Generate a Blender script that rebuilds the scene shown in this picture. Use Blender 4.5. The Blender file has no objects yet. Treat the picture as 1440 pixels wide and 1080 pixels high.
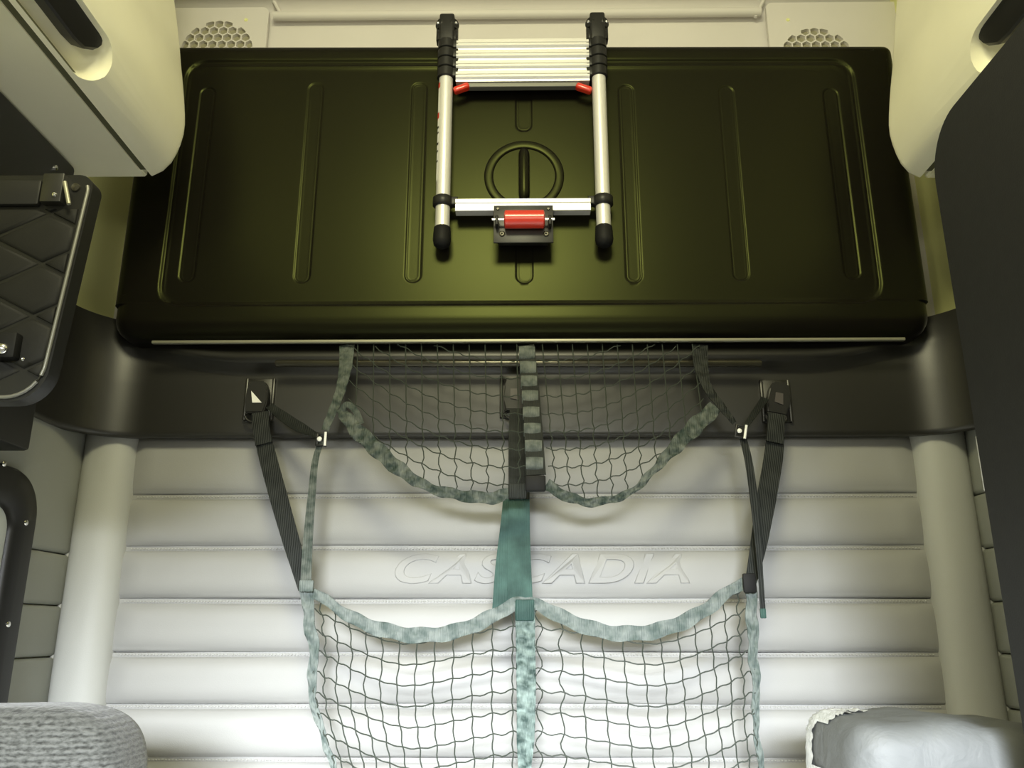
import bpy, bmesh, math, random
from mathutils import Vector, Matrix, Euler
from mathutils.geometry import delaunay_2d_cdt
random.seed(7)
S = bpy.context.scene
C = S.collection
PI = math.pi
R = math.radians

# ------------------------------------------------------------------ camera
F = 1190.0
ZC = 1.0
PITCH = 16.4
YAW = 0.72
cam_d = bpy.data.cameras.new('camera'); cam = bpy.data.objects.new('camera', cam_d); C.objects.link(cam)
cam.location = (0, 0, ZC)
cam.rotation_euler = (R(90 + PITCH), 0, R(YAW))
cam_d.sensor_width = 36; cam_d.lens = F / 1440 * 36
cam_d.clip_start = 0.02
S.camera = cam
ROT = Euler((R(90 + PITCH), 0, R(YAW))).to_matrix()

# ------------------------------------------------------------------ world, lights, exposure
w = bpy.data.worlds.new('world'); S.world = w; w.use_nodes = True
bg = w.node_tree.nodes['Background']
bg.inputs[0].default_value = (1.0, 0.97, 0.74, 1); bg.inputs[1].default_value = 0.30

def area(name, loc, target, size, power, col, sy=None, spread=180, shape='RECTANGLE'):
    d = bpy.data.lights.new(name, 'AREA'); o = bpy.data.objects.new(name, d); C.objects.link(o)
    d.shape = shape; d.size = size; d.size_y = sy or size; d.energy = power; d.color = col; d.spread = R(spread)
    o.location = loc
    o.rotation_euler = (Vector(target) - Vector(loc)).to_track_quat('-Z', 'Y').to_euler()
    return o
# warm dome lamp of the cab roof, above the viewer
area('dome_light', (-0.10, -0.05, 2.80), (-0.05, 1.2, 1.85), 0.70, 37.0, (1.0, 0.95, 0.58), 0.45)
# added fill lamp behind the viewer, lifting the cupboards and side walls
area('front_fill', (-0.1, -0.9, 1.50), (-0.1, 2.0, 2.0), 1.2, 13.0, (1.0, 0.97, 0.72), 0.5)
# daylight coming in low through the windscreen behind the viewer
area('windscreen_daylight', (-0.05, -2.00, 1.55), (-0.06, 2.1, -0.36), 1.5, 88.0, (0.90, 0.95, 1.0), 0.40, spread=47)
S.view_settings.view_transform = 'Standard'
S.view_settings.look = 'None'
S.view_settings.gamma = 1
S.view_settings.use_curve_mapping = False
S.view_settings.exposure = 0.0

# ------------------------------------------------------------------ helpers
def at(u, v, Y):
    """world point at depth Y seen at pixel (u, v) of the 1440 x 1080 frame"""
    d = ROT @ Vector(((u - 720) / F, -(v - 540) / F, -1))
    return Vector((0, 0, ZC)) + d * (Y / d.y)
def zat(v, Y): return at(735, v, Y).z
def xat(u, v, Y): return at(u, v, Y).x

def mat(name, col, rough=0.5, metal=0.0, spec=0.5, bump=None, bscale=200, bstr=0.1, var=0.0, vscale=8, coat=0, sheen=0, col2=None):
    m = bpy.data.materials.new(name); m.use_nodes = True
    nt = m.node_tree; b = nt.nodes['Principled BSDF']
    b.inputs['Base Color'].default_value = (*col, 1)
    b.inputs['Roughness'].default_value = rough
    b.inputs['Metallic'].default_value = metal
    b.inputs['Specular IOR Level'].default_value = spec
    b.inputs['Coat Weight'].default_value = coat
    if sheen:
        b.inputs['Sheen Weight'].default_value = sheen
    tc = nt.nodes.new('ShaderNodeTexCoord')
    if var or col2:
        n = nt.nodes.new('ShaderNodeTexNoise'); n.inputs['Scale'].default_value = vscale; n.inputs['Detail'].default_value = 4
        nt.links.new(tc.outputs['Object'], n.inputs['Vector'])
        mx = nt.nodes.new('ShaderNodeMix'); mx.data_type = 'RGBA'
        c2 = col2 or tuple(c * (1 - var) for c in col)
        mx.inputs[6].default_value = (*col, 1); mx.inputs[7].default_value = (*c2, 1)
        rp = nt.nodes.new('ShaderNodeMapRange'); rp.inputs[1].default_value = 0.35; rp.inputs[2].default_value = 0.65
        nt.links.new(n.outputs['Fac'], rp.inputs[0]); nt.links.new(rp.outputs[0], mx.inputs[0])
        nt.links.new(mx.outputs[2], b.inputs['Base Color'])
    if bump:
        if bump == 'noise':
            t = nt.nodes.new('ShaderNodeTexNoise'); t.inputs['Detail'].default_value = 3; out = 'Fac'
        elif bump == 'voronoi':
            t = nt.nodes.new('ShaderNodeTexVoronoi'); out = 'Distance'
        t.inputs['Scale'].default_value = bscale
        nt.links.new(tc.outputs['Object'], t.inputs['Vector'])
        bp = nt.nodes.new('ShaderNodeBump'); bp.inputs['Strength'].default_value = bstr; bp.inputs['Distance'].default_value = 0.002
        nt.links.new(t.outputs[out], bp.inputs['Height']); nt.links.new(bp.outputs[0], b.inputs['Normal'])
    return m

M = {}
M['cream'] = mat('cream_plastic', (0.85, 0.82, 0.62), 0.45, bump='noise', bscale=500, bstr=0.05, var=0.04, vscale=5)
M['headliner'] = mat('cream_headliner', (0.74, 0.71, 0.69), 0.6, bump='noise', bscale=400, bstr=0.05, var=0.05, vscale=4)
M['wall_cream'] = mat('cream_wall', (0.85, 0.86, 0.40), 0.6, bump='noise', bscale=400, bstr=0.05)
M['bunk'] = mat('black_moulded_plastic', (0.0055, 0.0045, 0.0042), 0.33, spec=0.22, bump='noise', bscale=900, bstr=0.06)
M['bunk'].node_tree.nodes['Principled BSDF'].inputs['Specular Tint'].default_value = (0.88, 1.0, 0.32, 1)  # tinted reflections put the olive glow of the light into the plastic
M['trim'] = mat('charcoal_moulded_plastic', (0.016, 0.0155, 0.013), 0.36, spec=0.65, bump='noise', bscale=700, bstr=0.10)
M['vinyl'] = mat('grey_vinyl', (0.315, 0.315, 0.31), 0.55, bump='voronoi', bscale=420, bstr=0.06, var=0.04, vscale=3)
M['vinyl_side'] = mat('grey_vinyl_side', (0.41, 0.415, 0.40), 0.55, bump='voronoi', bscale=420, bstr=0.06, var=0.05, vscale=3)
M['grey_pad'] = mat('mid_grey_padding', (0.30, 0.31, 0.28), 0.7, bump='noise', bscale=500, bstr=0.1, var=0.08, vscale=4)
M['thread'] = mat('pale_thread', (0.39, 0.39, 0.38), 0.7)
M['alu'] = mat('brushed_aluminium', (0.76, 0.75, 0.73), 0.36, metal=0.45, spec=0.6, bump='noise', bscale=300, bstr=0.02)
M['alu_strip'] = mat('aluminium_strip', (0.34, 0.33, 0.25), 0.45, metal=0.5)
M['chrome'] = mat('bright_steel', (0.85, 0.85, 0.83), 0.15, metal=1.0)
M['dark_metal'] = mat('dark_steel_rod', (0.07, 0.066, 0.05), 0.2, metal=0.6)
M['black'] = mat('black_plastic', (0.012, 0.012, 0.011), 0.42, spec=0.35, bump='noise', bscale=600, bstr=0.05)
M['rubber'] = mat('black_rubber', (0.008, 0.008, 0.008), 0.6, spec=0.2)
M['red'] = mat('red_plastic', (0.62, 0.035, 0.015), 0.28, spec=0.6, coat=0.3)
M['white'] = mat('white_label', (0.80, 0.80, 0.78), 0.5)
M['cord'] = mat('dark_green_cord', (0.028, 0.036, 0.028), 0.7)
M['dark_grey'] = mat('dark_grey_laminate', (0.020, 0.0205, 0.020), 0.6, spec=0.25, bump='noise', bscale=350, bstr=0.12, var=0.12, vscale=60)
M['quilt_black'] = mat('black_quilted_vinyl', (0.012, 0.012, 0.011), 0.65, spec=0.25, bump='noise', bscale=500, bstr=0.1)
M['gap'] = mat('olive_gap', (0.09, 0.09, 0.045), 0.8)
M['bead'] = mat('dull_steel_bead', (0.20, 0.20, 0.18), 0.4, metal=0.5)
M['hollow'] = mat('speaker_cloth', (0.34, 0.32, 0.22), 0.9)
M['pane'] = mat('pale_glass_pane', (0.55, 0.58, 0.55), 0.2, spec=0.6)
M['mattress'] = mat('grey_mattress_cloth', (0.72, 0.71, 0.66), 0.8, bump='noise', bscale=300, bstr=0.15)  # out of view; made pale to bounce daylight up to the cupboards
M['floor'] = mat('black_rubber_floor', (0.05, 0.05, 0.05), 0.7, bump='noise', bscale=80, bstr=0.2)

def web_mat(name, c1, c2, vs, rough=0.6, sheen=0.0):
    """woven strap: cloudy two-tone colour painting in the shade of puckers plus a fine lengthwise and crosswise rib"""
    m = mat(name, c1, rough, spec=0.22, col2=c2, vscale=vs, sheen=sheen)
    nt = m.node_tree; b = nt.nodes['Principled BSDF']
    tc = [n for n in nt.nodes if n.type == 'TEX_COORD'][0]
    wv = nt.nodes.new('ShaderNodeTexWave'); wv.inputs['Scale'].default_value = 60; wv.inputs['Distortion'].default_value = 1.5
    wv.bands_direction = 'X'
    nt.links.new(tc.outputs['Object'], wv.inputs['Vector'])
    bp = nt.nodes.new('ShaderNodeBump'); bp.inputs['Strength'].default_value = 0.35; bp.inputs['Distance'].default_value = 0.002
    nt.links.new(wv.outputs['Fac'], bp.inputs['Height']); nt.links.new(bp.outputs[0], b.inputs['Normal'])
    return m
M['web'] = web_mat('green_grey_webbing', (0.125, 0.14, 0.125), (0.030, 0.045, 0.038), 45)
M['web_teal'] = web_mat('teal_webbing', (0.050, 0.105, 0.092), (0.022, 0.052, 0.046), 20)
M['web_lit'] = web_mat('lit_teal_webbing', (0.18, 0.205, 0.197), (0.075, 0.10, 0.094), 40)  # paler copy of the webbing, with strong light put into its colour
M['web_mottle'] = web_mat('mottled_teal_webbing', (0.185, 0.24, 0.225), (0.025, 0.045, 0.041), 42)
M['web_loop'] = web_mat('grey_loop_webbing', (0.15, 0.165, 0.155), (0.07, 0.085, 0.08), 60)
M['web_dark'] = web_mat('charcoal_webbing', (0.020, 0.023, 0.021), (0.011, 0.013, 0.0125), 25)

def knit_mat():
    m = bpy.data.materials.new('grey_melange_knit'); m.use_nodes = True
    nt = m.node_tree; b = nt.nodes['Principled BSDF']; b.inputs['Roughness'].default_value = 0.95
    b.inputs['Sheen Weight'].default_value = 0.2
    tc = nt.nodes.new('ShaderNodeTexCoord')
    mp = nt.nodes.new('ShaderNodeMapping'); mp.inputs['Scale'].default_value = (110, 110, 260)
    nt.links.new(tc.outputs['Object'], mp.inputs['Vector'])
    n = nt.nodes.new('ShaderNodeTexNoise'); n.inputs['Scale'].default_value = 1.0; n.inputs['Detail'].default_value = 3
    nt.links.new(mp.outputs[0], n.inputs['Vector'])
    wv = nt.nodes.new('ShaderNodeTexWave'); wv.bands_direction = 'Z'; wv.inputs['Scale'].default_value = 38; wv.inputs['Distortion'].default_value = 2.0
    wv.inputs['Detail Scale'].default_value = 3
    nt.links.new(tc.outputs['Object'], wv.inputs['Vector'])
    ad = nt.nodes.new('ShaderNodeMath'); ad.operation = 'MULTIPLY_ADD'; ad.inputs[1].default_value = 0.22
    nt.links.new(wv.outputs['Fac'], ad.inputs[0]); nt.links.new(n.outputs['Fac'], ad.inputs[2])
    cr = nt.nodes.new('ShaderNodeValToRGB')
    cr.color_ramp.elements[0].position = 0.36; cr.color_ramp.elements[0].color = (0.018, 0.019, 0.017, 1)
    cr.color_ramp.elements[1].position = 0.80; cr.color_ramp.elements[1].color = (0.098, 0.101, 0.096, 1)
    nt.links.new(ad.outputs[0], cr.inputs[0]); nt.links.new(cr.outputs[0], b.inputs['Base Color'])
    bp = nt.nodes.new('ShaderNodeBump'); bp.inputs['Strength'].default_value = 0.6; bp.inputs['Distance'].default_value = 0.004
    nt.links.new(ad.outputs[0], bp.inputs['Height']); nt.links.new(bp.outputs[0], b.inputs['Normal'])
    return m
M['knit'] = knit_mat()

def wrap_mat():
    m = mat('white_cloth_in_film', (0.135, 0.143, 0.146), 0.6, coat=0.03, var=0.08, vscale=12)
    nt = m.node_tree; b = nt.nodes['Principled BSDF']
    b.inputs['Coat Roughness'].default_value = 0.3
    tc = [n for n in nt.nodes if n.type == 'TEX_COORD'][0]
    wv = nt.nodes.new('ShaderNodeTexWave'); wv.wave_type = 'BANDS'; wv.bands_direction = 'DIAGONAL'
    wv.inputs['Scale'].default_value = 55; wv.inputs['Distortion'].default_value = 1.0
    nt.links.new(tc.outputs['Object'], wv.inputs['Vector'])
    n = nt.nodes.new('ShaderNodeTexNoise'); n.inputs['Scale'].default_value = 22; n.inputs['Detail'].default_value = 5; n.inputs['Distortion'].default_value = 0.6
    nt.links.new(tc.outputs['Object'], n.inputs['Vector'])
    ad = nt.nodes.new('ShaderNodeMath'); ad.operation = 'MULTIPLY_ADD'; ad.inputs[1].default_value = 0.012
    nt.links.new(wv.outputs['Fac'], ad.inputs[0]); nt.links.new(n.outputs['Fac'], ad.inputs[2])
    bp = nt.nodes.new('ShaderNodeBump'); bp.inputs['Strength'].default_value = 0.35; bp.inputs['Distance'].default_value = 0.012
    nt.links.new(ad.outputs[0], bp.inputs['Height']); nt.links.new(bp.outputs[0], b.inputs['Normal'])
    return m
M['wrap'] = wrap_mat()
M['film'] = mat('crinkled_clear_film', (0.74, 0.76, 0.76), 0.18, spec=0.9, coat=0.6, bump='voronoi', bscale=90, bstr=0.5)

def link(name, me, m=None, parent=None, smooth=True):
    o = bpy.data.objects.new(name, me); C.objects.link(o)
    if m is not None:
        me.materials.append(M[m] if isinstance(m, str) else m)
    if smooth:
        for p in me.polygons: p.use_smooth = True
    if parent is not None:
        o.parent = parent
        o.matrix_parent_inverse = Matrix.Translation(-parent.location)
    return o
def obj(name, bm, m, parent=None, smooth=False, normals=True):
    if normals: bmesh.ops.recalc_face_normals(bm, faces=bm.faces[:])
    me = bpy.data.meshes.new(name); bm.to_mesh(me); bm.free()
    o = link(name, me, m, parent, False)
    if smooth:
        me.shade_smooth() if hasattr(me, 'shade_smooth') else None
        try: me.set_sharp_from_angle(angle=R(smooth if smooth > 1 else 40))
        except Exception: pass
    return o
def thing(name, label, cat, loc, group=None, kind=None):
    o = bpy.data.objects.new(name, None); C.objects.link(o); o.location = loc; o.empty_display_size = 0.05
    return tag(o, label, cat, group, kind)
def tag(o, label, cat=None, group=None, kind=None):
    o['label'] = label
    if cat: o['category'] = cat
    if group: o['group'] = group
    if kind: o['kind'] = kind
    return o

def box(bm, lo, hi, bev=0.0, seg=2, M4=None):
    lo = Vector(lo); hi = Vector(hi)
    r = bmesh.ops.create_cube(bm, size=1)
    vs = r['verts']; c = (lo + hi) / 2; d = hi - lo
    for v in vs: v.co = Vector((v.co.x * d.x, v.co.y * d.y, v.co.z * d.z)) + c
    if bev > 0:
        es = list({e for v in vs for e in v.link_edges})
        rr = bmesh.ops.bevel(bm, geom=es, offset=min(bev, min(d) * 0.49), segments=seg, affect='EDGES', profile=0.5)
        vs = list({v for f in rr['faces'] for v in f.verts} | {v for v in vs if v.is_valid})
    if M4 is not None:
        for v in vs: v.co = M4 @ v.co
    return vs
def frame_of(t):
    t = t.normalized(); a = Vector((0, 0, 1)) if abs(t.z) < 0.9 else Vector((1, 0, 0))
    n = t.cross(a).normalized(); return n, t.cross(n).normalized()
def tube(bm, pts, r, n=8, cap=True):
    rings = []
    k = len(pts)
    for i, p in enumerate(pts):
        p = Vector(p)
        t = (Vector(pts[min(i + 1, k - 1)]) - Vector(pts[max(i - 1, 0)]))
        if t.length < 1e-9: t = Vector((0, 0, 1))
        a, b = frame_of(t)
        rr = r[i] if isinstance(r, (list, tuple)) else r
        rings.append([bm.verts.new(p + (a * math.cos(2 * PI * j / n) + b * math.sin(2 * PI * j / n)) * rr) for j in range(n)])
    for i in range(k - 1):
        for j in range(n):
            bm.faces.new((rings[i][j], rings[i][(j + 1) % n], rings[i + 1][(j + 1) % n], rings[i + 1][j]))
    if cap:
        bm.faces.new(rings[0][::-1]); bm.faces.new(rings[-1])
def lathe(bm, prof, axis_o, axis_d, n=24):
    """prof: list of (radius, distance along the axis)"""
    d = Vector(axis_d).normalized(); a, b = frame_of(d); o = Vector(axis_o)
    rings = []
    for r, h in prof:
        rings.append([bm.verts.new(o + d * h + (a * math.cos(2 * PI * j / n) + b * math.sin(2 * PI * j / n)) * max(r, 1e-5)) for j in range(n)])
    for i in range(len(rings) - 1):
        for j in range(n):
            bm.faces.new((rings[i][j], rings[i][(j + 1) % n], rings[i + 1][(j + 1) % n], rings[i + 1][j]))
    if prof[0][0] > 1e-4: bm.faces.new(rings[0][::-1])
    if prof[-1][0] > 1e-4: bm.faces.new(rings[-1])
def prism(bm, poly, fn0, fn1):
    """closed prism between two mapped copies of a polygon"""
    a = [bm.verts.new(fn0(p)) for p in poly]; b = [bm.verts.new(fn1(p)) for p in poly]
    n = len(poly)
    bm.faces.new(a[::-1]); bm.faces.new(b)
    for i in range(n): bm.faces.new((a[i], a[(i + 1) % n], b[(i + 1) % n], b[i]))
def smooth_path(pts, n):
    """Catmull-Rom through the points, n samples in even arc length"""
    P = [Vector(p) for p in pts]; P = [P[0] * 2 - P[1]] + P + [P[-1] * 2 - P[-2]]
    out = []
    for i in range(1, len(P) - 2):
        for s in range(24):
            t = s / 24
            p0, p1, p2, p3 = P[i - 1], P[i], P[i + 1], P[i + 2]
            out.append(0.5 * ((2 * p1) + (p2 - p0) * t + (2 * p0 - 5 * p1 + 4 * p2 - p3) * t * t + (3 * p1 - p0 - 3 * p2 + p3) * t ** 3))
    out.append(P[-2])
    L = [0]
    for i in range(1, len(out)): L.append(L[-1] + (out[i] - out[i - 1]).length)
    res = []; j = 0
    for k in range(n):
        s = L[-1] * k / (n - 1)
        while j < len(L) - 2 and L[j + 1] < s: j += 1
        f = (s - L[j]) / max(L[j + 1] - L[j], 1e-9)
        res.append(out[j].lerp(out[j + 1], min(max(f, 0), 1)))
    return res
def ribbon(bm, pts, width, th=0.0022, n=60, normal=(0, -1, 0), ripple=0.0, wl=0.03, cols=6, seed=0, edge_wob=0.0, twist=None, crown=0.0):
    """woven strap along pts; width in metres (number or list along the path); ripple buckles it like gathered webbing"""
    path = smooth_path(pts, n); rnd = random.Random(seed)
    ph = [rnd.uniform(0, 6.28) for _ in range(8)]
    N0 = Vector(normal).normalized()
    front = []; back = []
    s = 0
    for i, p in enumerate(path):
        t = (path[min(i + 1, n - 1)] - path[max(i - 1, 0)]).normalized()
        side = t.cross(N0)
        if side.length < 1e-4: side = Vector((1, 0, 0))
        side.normalize(); nn = side.cross(t).normalized()
        if nn.dot(N0) < 0: nn = -nn
        if twist:
            q = Matrix.Rotation(twist(i / (n - 1)), 3, t); side = q @ side; nn = q @ nn
        if i: s += (p - path[i - 1]).length
        f = i / (n - 1)
        if isinstance(width, (list, tuple)):
            g = f * (len(width) - 1); a = min(int(g), len(width) - 2); W = width[a] + (width[a + 1] - width[a]) * (g - a)
        else: W = width
        fr = []; bk = []
        for c in range(cols + 1):
            x = c / cols - 0.5
            off = ripple * (math.sin(2 * PI * s / wl + ph[0] + 1.6 * math.sin(7 * x + ph[1])) * 0.6 + math.sin(2 * PI * s / (wl * 0.61) + ph[2] + 3 * x) * 0.4)
            off += crown * (0.25 - x * x) * 4
            wob = edge_wob * math.sin(2 * PI * s / (wl * 1.7) + ph[3] + (2.0 if x > 0 else 0)) * (abs(x) * 2)
            q = p + side * (x * W + wob * (1 if x > 0 else -1)) + nn * off
            fr.append(bm.verts.new(q + nn * th / 2)); bk.append(bm.verts.new(q - nn * th / 2))
        front.append(fr); back.append(bk)
    for i in range(n - 1):
        for c in range(cols):
            bm.faces.new((front[i][c], front[i][c + 1], front[i + 1][c + 1], front[i + 1][c]))
            bm.faces.new((back[i][c], back[i + 1][c], back[i + 1][c + 1], back[i][c + 1]))
        bm.faces.new((front[i][0], front[i + 1][0], back[i + 1][0], back[i][0]))
        bm.faces.new((front[i][cols], back[i][cols], back[i + 1][cols], front[i + 1][cols]))
    for i in (0, n - 1):
        for c in range(cols):
            bm.faces.new((front[i][c], back[i][c], back[i][c + 1], front[i][c + 1]))
def sstep(a, b, x):
    t = min(max((x - a) / (b - a), 0), 1); return t * t * (3 - 2 * t)
def lerp(a, b, t): return a + (b - a) * t

# ------------------------------------------------------------------ the cab: shell
XW = 1.14            # side walls
YB = 2.20            # rear wall backing
ZT = zat(16, 2.20)   # ceiling height
def slab(name, lo, hi, m, parent=None, bev=0.0, smooth=False):
    bm = bmesh.new(); box(bm, lo, hi, bev, 3); return obj(name, bm, m, parent, smooth=smooth)
fl = tag(slab('floor', (-XW, 0.2, -0.05), (XW, 2.24, 0), 'floor'), 'dark rubber floor of the sleeper cab', 'floor', kind='structure')
wl_ = tag(slab('wall_left', (-XW - 0.04, 0.7, 0), (-XW, 2.24, ZT + 0.05), 'wall_cream'), 'cream side wall between the black locker door and the folded bunk', 'wall', kind='structure')
wr_ = tag(slab('wall_right', (XW, 0.7, 0), (XW + 0.04, 2.24, ZT + 0.05), 'wall_cream'), 'cream side wall between the dark grey closet and the folded bunk', 'wall', kind='structure')
wb = tag(slab('wall_back', (-XW - 0.04, 2.20, 0), (XW + 0.04, 2.24, ZT + 0.05), 'headliner'), 'rear wall with horizontal grey vinyl quilting under black moulding', 'wall', kind='structure')

# ceiling: cove behind the bunk top, then flat panel with two seams
bm = bmesh.new()
prof = [(2.20, ZT - 0.005)]
for k in range(7):
    a = k / 6 * PI / 2
    prof.append((2.20 - 0.05 * (1 - math.cos(a)) - 0.0, ZT - 0.005 + 0.03 * math.sin(a)))
prof += [(1.6, ZT + 0.045), (0.3, ZT + 0.05)]
cs = [(-XW - 0.04), (XW + 0.04)]
vv = [[bm.verts.new((x, y, z)) for (y, z) in prof] for x in cs]
up = [[bm.verts.new((x, y + 0.001, z + 0.04)) for (y, z) in prof] for x in cs]
for i in range(len(prof) - 1):
    bm.faces.new((vv[0][i], vv[1][i], vv[1][i + 1], vv[0][i + 1]))
    bm.faces.new((up[0][i], up[0][i + 1], up[1][i + 1], up[1][i]))
ce = tag(obj('ceiling', bm, 'headliner', smooth=50), 'cream headliner above the folded bunk', 'ceiling', kind='structure')
# moulded lip along the top of the rear wall
bm = bmesh.new()
zl = zat(19, 2.17)
pts = [(x, 2.172, zl) for x in (xat(385, 19, 2.17), xat(1070, 19, 2.17))]
tube(bm, [pts[0], pts[1]], 0.014, 12)
obj('moulded_lip', bm, 'headliner', wb, smooth=50)
for (u0, v0, u1, v1) in ((384, 0, 396, 22), (1074, 0, 1062, 24)):
    a = at(u0, v0, 2.175); b = at(u1, v1, 2.175)
    bm = bmesh.new(); tube(bm, [a, b], 0.006, 8); obj('seam_rib', bm, 'headliner', ce, smooth=50)

# quilted vinyl rolls of the rear wall, from under the black moulding down to the mattress
YQ = 2.105
seams = [604, 695, 768, 842, 917, 990, 1065, 1140, 1215]
zs = [zat(v, YQ) for v in seams]
XI = 0.985
def roll_y(t):       # t: 0 at the top seam .. 1 at the bottom seam ; distance proud of the seam plane
    flange = 0.09
    if t < flange: return 0.0042
    q = (t - flange) / (1 - flange)
    return 0.003 + 0.020 * (max(0.0, 1 - abs(2 * q - 1) ** 3.2)) ** 0.75
nx = 60
rolls = []
for k in range(len(zs) - 1):
    zt, zb = zs[k], zs[k + 1]
    bm = bmesh.new()
    ts = [0, 0.02, 0.06, 0.088, 0.092, 0.10, 0.115, 0.135, 0.17] + [0.17 + 0.68 * i / 14 for i in range(1, 15)] + [0.89, 0.925, 0.95, 0.97, 0.985, 0.995, 1.0]
    rows = []
    rnd = random.Random(40 + k); p1, p2 = rnd.uniform(0, 6), rnd.uniform(0, 6)
    for t in ts:
        d = roll_y(t)
        if t >= 0.995: d = 0.001
        row = []
        for i in range(nx + 1):
            x = -XI + 2 * XI * i / nx
            wob = 0.0016 * math.sin(9 * x + p1) * (1 if 0.1 < t < 0.95 else 0) + 0.0008 * math.sin(31 * x + p2 + 4 * t)
            edge = min(1, (XI - abs(x)) / 0.03)
            dd = d * (0.25 + 0.75 * math.sqrt(max(edge, 0)))
            row.append(bm.verts.new((x, YQ - dd - (wob if d > 0.006 else 0), lerp(zt, zb, t) + 0.0012 * math.sin(4 * x + p1))))
        rows.append(row)
    for j in range(len(rows) - 1):
        for i in range(nx): bm.faces.new((rows[j][i], rows[j][i + 1], rows[j + 1][i + 1], rows[j + 1][i]))
    # closed back
    bk = [[bm.verts.new((s * XI, 2.20, z)) for s in (-1, 1)] for z in (zt, zb)]
    bm.faces.new((bk[0][0], bk[0][1], bk[1][1], bk[1][0]))
    bm.faces.new([bk[0][1], bk[0][0]] + rows[0]); bm.faces.new([bk[1][0], bk[1][1]] + rows[-1][::-1])
    bm.faces.new([bk[0][0], bk[1][0]] + [r[0] for r in rows][::-1]); bm.faces.new([bk[1][1], bk[0][1]] + [r[-1] for r in rows])
    o = obj('quilt_roll', bm, 'vinyl', wb, smooth=60)
    rolls.append((o, zt, zb))
    # topstitching along the flange
    if 0 < k < 7:
        bm = bmesh.new(); x = -XI + 0.02; zz = lerp(zt, zb, 0.05)
        while x < XI - 0.02:
            yy = YQ - 0.0058 * (0.25 + 0.75 * min(1, (XI - abs(x)) / 0.03))
            a = [bm.verts.new(q) for q in ((x, yy + 0.001, zz - 0.0018), (x + 0.005, yy + 0.001, zz - 0.0018), (x + 0.005, yy + 0.001, zz + 0.0018), (x, yy + 0.001, zz + 0.0018))]
            b = [bm.verts.new(q) for q in ((x + 0.001, yy - 0.0012, zz - 0.0009), (x + 0.004, yy - 0.0012, zz - 0.0009), (x + 0.004, yy - 0.0012, zz + 0.0009), (x + 0.001, yy - 0.0012, zz + 0.0009))]
            bm.faces.new(b)
            for i in range(4): bm.faces.new((a[i], a[(i + 1) % 4], b[(i + 1) % 4], b[i]))
            x += 0.0078
        st = obj('stitching', bm, 'thread', o); st['kind'] = 'stuff'
# embossed lettering on the third roll
cu = bpy.data.curves.new('embossed_lettering', 'FONT'); cu.body = 'CASCADIA'; cu.size = 1.0; cu.extrude = 0.05; cu.bevel_depth = 0.02; cu.bevel_resolution = 1
cu.space_character = 1.12; cu.shear = 0.3; cu.offset = 0.012; cu.resolution_u = 6
tmp = bpy.data.objects.new('tmp_text', cu); C.objects.link(tmp)
dg = bpy.context.evaluated_depsgraph_get(); dg.update()
me = bpy.data.meshes.new_from_object(tmp.evaluated_get(dg))
bpy.data.objects.remove(tmp); bpy.data.curves.remove(cu)
xs = [v.co.x for v in me.vertices]; ys = [v.co.y for v in me.vertices]; zz_ = [v.co.z for v in me.vertices]
x0, x1, y0, y1, z0, z1 = min(xs), max(xs), min(ys), max(ys), min(zz_), max(zz_)
X0, X1 = xat(556, 800, 2.09), xat(968, 800, 2.09)
o3, zt, zb = rolls[2]
Z1, Z0 = zat(778, 2.085), zat(821, 2.085)
for v in me.vertices:
    fx = (v.co.x - x0) / (x1 - x0); fy = (v.co.y - y0) / (y1 - y0); fz = (v.co.z - z0) / (z1 - z0)
    z = lerp(Z0, Z1, fy); t = (zt - z) / (zt - zb)
    v.co = Vector((lerp(X0, X1, fx), YQ - roll_y(t) + 0.0042 - 0.0085 * fz, z))
link('embossed_lettering', me, 'vinyl', o3, smooth=False)

# corner bolsters (vertical vinyl pads) and grey side padding
zb_top, zb_bot = zat(604, 2.06), 0.58
def bolster(sgn):
    bm = bmesh.new(); rows = []; n = 40; k = 16
    for i in range(n + 1):
        z = lerp(zb_top, zb_bot, i / n)
        row = []
        for j in range(k + 1):
            a = PI * j / k
            wr = 0.0012 * math.sin(55 * z + 3 * j) * math.sin(a) + 0.002 * math.sin(17 * z + sgn * 2) * math.sin(a)
            xx = 1.045 - 0.068 * math.cos(a) * (1.0)
            yy = 2.115 - (0.062 + wr) * abs(math.sin(a)) ** 0.72
            row.append(bm.verts.new((sgn * xx, yy, z)))
        rows.append(row)
    for i in range(n):
        for j in range(k): bm.faces.new((rows[i][j], rows[i][j + 1], rows[i + 1][j + 1], rows[i + 1][j]))
        bm.faces.new((rows[i][0], rows[i + 1][0], rows[i + 1][k], rows[i][k]))
    bm.faces.new(rows[0]); bm.faces.new(rows[-1][::-1])
    o = obj('bolster', bm, 'vinyl_side', wb, smooth=60)
    # piping on the outer seam
    bm = bmesh.new(); tube(bm, [(sgn * 1.112, 2.085, zat(760, 2.08)), (sgn * 1.112, 2.085, zb_bot)], 0.006, 10)
    obj('piping', bm, 'vinyl_side', o, smooth=60)
    return o
bolster(-1); bolster(1)
for sgn, wo in ((-1, wl_), (1, wr_)):
    zz = [zat(585, 2.0), zat(775, 2.0), zat(850, 2.0), zat(925, 2.0), zat(1000, 2.0), 0.5]
    if sgn > 0: zz = [zat(585, 2.0), zat(690, 2.0), zat(768, 2.0), zat(845, 2.0), zat(920, 2.0), zat(1000, 2.0), 0.5]
    for a, b in zip(zz, zz[1:]):
        bm = bmesh.new(); box(bm, (sgn * 1.105 if sgn > 0 else -XW, 1.0, b + 0.001), (XW if sgn > 0 else -1.105, 2.12, a - 0.001), 0.010, 3)
        obj('side_pad', bm, 'grey_pad', wo, smooth=40)

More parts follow.
